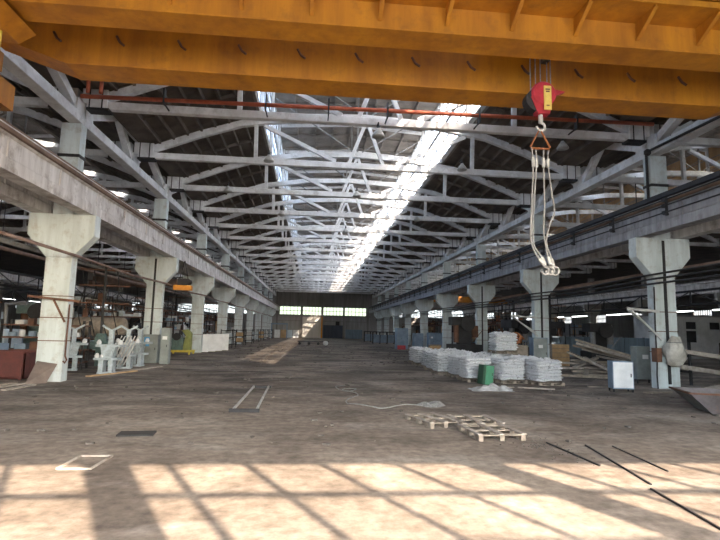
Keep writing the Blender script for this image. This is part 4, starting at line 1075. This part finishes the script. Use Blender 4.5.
# bulky dim plant filling the side bays
for k in range(16):
    if k == 2: continue
    s = -1 if k % 2 else 1; y = 36+5.2*k; x = s*(19+(k*5.3) % 14)
    press('dim machine deep in the %s side bay, %s from the camera' % ('left' if s < 0 else 'right', ORD[k//2]), (x, y, 0), 1.3+.25*(k % 3), ('dark', 'machgreen', 'rust', 'steel')[k % 4], ('steel', 'rust', 'freshwood')[k % 3], 17*k, 'dim machines in the side bays')
for k in range(8):
    s = -1 if k % 2 else 1; y = 52+9*k; x = s*(16.2+(k % 3))
    cabinet('storage_cabinet', 'dull metal cupboard between far %s columns, %s from the camera' % ('left' if s < 0 else 'right', ORD[k//2]), (x, y, 0), 5*k, 1.6, .8, 2.2, ('cabblue', 'cabgrey', 'shed')[k % 3], ('cabgrey', 'cabblue', 'shed')[k % 3], 'cupboard', paper=False, split=2, group='cupboards between the far columns')
for k in range(7):
    t = thing('parts_rack', 'dark rack of pale parts along the far left columns, %s from the camera' % ORD[k], 'rack', (-11.9, 56+8.6*k, 0), 0, 'racks along the left columns')
    for x in (-.6, .6):
        for y in (-1.2, 1.2):
            g = MB(); g.lo((x-.04, y-.04, 0), (x+.04, y+.04, 2.0)); g.build('upright', 'dark', t)
    for z in (.4, 1.1, 1.85):
        g = MB(); g.lo((-.62, -1.25, z), (.62, 1.25, z+.06)); g.build('shelf', 'dark', t)
    for z in (.46, 1.16):
        g = MB(); g.lo((-.4, -.9+.2*(k % 3), z), (.45, .3, z+.45)); g.build('stored_part', ('machine', 'warmboard', 'shed')[k % 3], t)
# storage racks crowding the side bays
def storage_rack(label, x, y, a, n, mats, seed, h=3.4):
    rnd = random.Random(seed)
    t = thing('storage_rack', label, 'rack', (x, y, 0), R(a), 'storage racks in the side bays')
    for sx in (-1.8, 0, 1.8):
        for sy in (-.5, .5):
            g = MB(); g.lo((sx-.05, sy-.05, 0), (sx+.05, sy+.05, h)); g.build('upright', 'dark', t)
    for k in range(n):
        z = .3+(h-.3)*k/(n-.5)
        g = MB(); g.lo((-1.85, -.55, z), (1.85, .55, z+.07)); sh_ = g.build('shelf', 'rust', t)
        xx = -1.7
        while xx < 1.4:
            w_ = rnd.uniform(.25, .7); hh = rnd.uniform(.15, (h-.3)/n*.75)
            if rnd.random() < .8:
                g = MB()
                if rnd.random() < .35: g.lathe([(.02, 0), (w_*.4, .02), (w_*.4, hh-.02), (.02, hh)], (xx+w_/2, rnd.uniform(-.2, .2), z+.07), 12)
                else: g.box((xx+w_/2, rnd.uniform(-.1, .1), z+.07+hh/2), (w_*.9, rnd.uniform(.4, .9), hh))
                g.build('stored_part', rnd.choice(mats), sh_)
            xx += w_+.04
    g = MB(); g.bar((-1.8, .5, .3), (1.8, .5, h), .05, .03); g.build('brace', 'rust', t)
lm = ['machine', 'lightpanel', 'shed', 'dark', 'cabblue', 'rust', 'whitebox']; rm = ['rust', 'dark', 'warmboard', 'timber', 'cabblue', 'shed', 'copper']
for k, (x, y, a, h) in enumerate(((-15.9, 26.3, 8, 2.4), (-19.2, 24.5, -5, 3.6), (-26.5, 36, 4, 4.2), (-16.8, 38, 0, 3.2), (-20.2, 40, 10, 4.4), (-15.6, 49, 80, 3.0), (-16, 58, 85, 3.4), (-24, 50, 0, 4.6), (-18.5, 74, 60, 4.0))):
    storage_rack('cluttered rack of pale and dark parts in the left bay, %s from the camera' % ORD[k], x, y, a, 4, lm, k, h)
for k, (x, y, a, h) in enumerate(((17.6, 58, 80, 3.0), (31.5, 60, 4, 3.6), (17.6, 66, 80, 3.4), (21.5, 60, 0, 4.2), (30.0, 67, -4, 4.4), (18.6, 87, 70, 4.0), (23, 74, 0, 4.4))):
    storage_rack('cluttered rack of brown and dark parts in the right bay, %s from the camera' % ORD[k], x, y, a, 4, rm, 40+k, h)
for k in range(8):
    s_ = -1 if k % 2 else 1; x = s_*(14.6+(k//2) % 3*1.5); y = 23+k*6.5
    if k in (0, 2): x = 15.6+k*1.2; y = 37+k*8
    t = thing('service_mast', 'thin dark mast with cross arms and hanging cables, %s on the %s' % (ORD[k//2], 'left' if s_ < 0 else 'right'), 'mast', (x, y, 0), R(13*k), 'service masts in the side bays')
    g = MB(); g.lo((-.06, -.06, 0), (.06, .06, 5.6)); g.build('pole', 'dark', t)
    for z in (3.4, 4.4, 5.3):
        g = MB(); g.lo((-1.3, -.04, z), (1.3, .04, z+.08)); g.build('arm', 'rust', t)
    for j in range(4):
        x0 = -1.2+.6*j; g = MB(); g.tube([(x0, 0, 5.3), (x0+.15, .1, 4.2), (x0-.1, .05, 3.0), (x0+.25, .1, 1.6)], .03, 6); g.build('cable', 'rubber', t)
# far end of the hall
t = thing('portal_frame', 'blue steel portal frame before the far wall at left', 'frame', (-10.2, 112, 0))
for x in (-1.7, 1.7):
    g = MB(); g.lo((x-.12, -.12, 0), (x+.12, .12, 3.1)); g.build('post', 'cabblue', t)
g = MB(); g.lo((-1.85, -.15, 3.1), (1.85, .15, 3.4)); g.build('lintel', 'cabblue', t)
for k in range(4):
    g = MB(); g.box((0, 0, .95), (1.3, .08, 1.9)); o = g.build('plasterboard', ('whitebox', 'warmboard', 'lightpanel', 'whitebox')[k]); o.location = (-11.2+1.45*k, 120+.5*k, 0); tag(o, '%s sheet standing near the far wall, %s from the left' % (('white', 'brown', 'pale blue', 'white')[k], ORD[k]), 'panel', 'sheets before the far wall')
t = thing('low_trolley', 'long low dark trolley on the floor before the far gates', 'trolley', (-2.6, 71, 0))
g = MB(); g.lo((-2.2, -.5, .42), (2.2, .5, .56)); g.build('deck', 'dark', t)
for x in (-1.9, -.6, .7, 1.9):
    g = MB(); g.lathe([(.2, -.55), (.2, .55)], (x, 0, .2), 12, 'y'); g.build('wheel_set', 'dark', t)
g = MB(); g.lathe([(.01, 0), (.28, .08), (.36, .32), (.28, .56), (.01, .64)], (-.9, 69.6, 0), 14); tag(g.build('white_drum', 'whitebox', None, True), 'round white bundle on the floor beside the low trolley', 'bundle')
cabinet('control_desk', 'dark blue cabinet standing at the far wall right of the gates', (7.6, 126.5, 0), 0, 4.2, 1.2, 2.3, 'cabblue', 'bluefence', 'cabinet', paper=False, split=4)
SKY, SUN, EXPO, PORTALS = 1.1, 7, 1.75, True

# ------------------------------------------------------------------ daylight
w = bpy.data.worlds.new('sky'); S.world = w; w.use_nodes = True
nt = w.node_tree; bg = nt.nodes['Background']
sky = nt.nodes.new('ShaderNodeTexSky'); sky.sky_type = 'NISHITA'
sky.sun_disc = False; sky.sun_elevation = R(32); sky.sun_rotation = R(180-26)
sky.dust_density = 2.5; sky.air_density = 1.0
mx = nt.nodes.new('ShaderNodeMixRGB'); mx.inputs[0].default_value = .55; mx.inputs[2].default_value = (3.1, 3.3, 3.6, 1)   # bright thin cloud
nt.links.new(sky.outputs[0], mx.inputs[1]); nt.links.new(mx.outputs[0], bg.inputs['Color']); bg.inputs['Strength'].default_value = SKY
sd = bpy.data.lights.new('sun', 'SUN'); sd.energy = SUN; sd.angle = R(.5); sd.color = (1, .80, .62)
so = bpy.data.objects.new('sun', sd); COL.objects.link(so)
e = R(30); az = R(26)
dirn = Vector((-math.sin(az)*math.cos(e), math.cos(az)*math.cos(e), -math.sin(e)))
so.rotation_euler = dirn.to_track_quat('-Z', 'Y').to_euler(); so.location = (20, -30, 30)
# light portals in the window openings (sampling helpers only)
def portal(loc, sx, sy, d):
    l = bpy.data.lights.new('window_portal', 'AREA'); l.shape = 'RECTANGLE'; l.size = sx; l.size_y = sy
    l.cycles.is_portal = True
    o = bpy.data.objects.new('window_portal', l); COL.objects.link(o); o.location = loc
    o.rotation_euler = Vector(d).to_track_quat('-Z', 'Z' if abs(d[2]) < .9 else 'Y').to_euler()
if PORTALS:
    for c in (0, -BAY, BAY):
        for s in (-1, 1):
            portal((c+s*6.3, (LY0+LY1)/2, (LZ0+LZ1)/2), LY1-LY0, LZ1-LZ0, (-s, 0, 0))
    portal((0, YN-.4, 5.3), 25, 6.4, (0, 1, 0))

# ------------------------------------------------------------------ camera
cd = bpy.data.cameras.new('camera'); co = bpy.data.objects.new('camera', cd); COL.objects.link(co); S.camera = co
cd.sensor_fit = 'HORIZONTAL'; cd.sensor_width = 36; cd.lens = 36*494.88/720; cd.clip_end = 500
yaw, pit, rol = R(5.1843), R(6.9142), R(1.2477)
F = Vector((math.sin(yaw), math.cos(yaw), 0)); Rt = Vector((math.cos(yaw), -math.sin(yaw), 0)); U = Vector((0, 0, 1))
F2 = F*math.cos(pit)+U*math.sin(pit); U2 = U*math.cos(pit)-F*math.sin(pit)
rx = Rt*math.cos(rol) + U2*math.sin(rol); ux = U2*math.cos(rol) - Rt*math.sin(rol)
m = Matrix((rx, ux, -F2)).transposed().to_4x4(); m.translation = Vector((-2.6315, 0, 2.2425)); co.matrix_world = m

v = S.view_settings
S.display_settings.display_device = 'sRGB'
v.view_transform = 'Standard'; v.look = 'None'; v.gamma = 1; v.use_curve_mapping = False; v.exposure = EXPO
S.cycles.max_bounces = 10; S.cycles.diffuse_bounces = 6; S.cycles.transparent_max_bounces = 16
S.cycles.transmission_bounces = 6; S.cycles.sample_clamp_indirect = 6
S.cycles.use_denoising = True
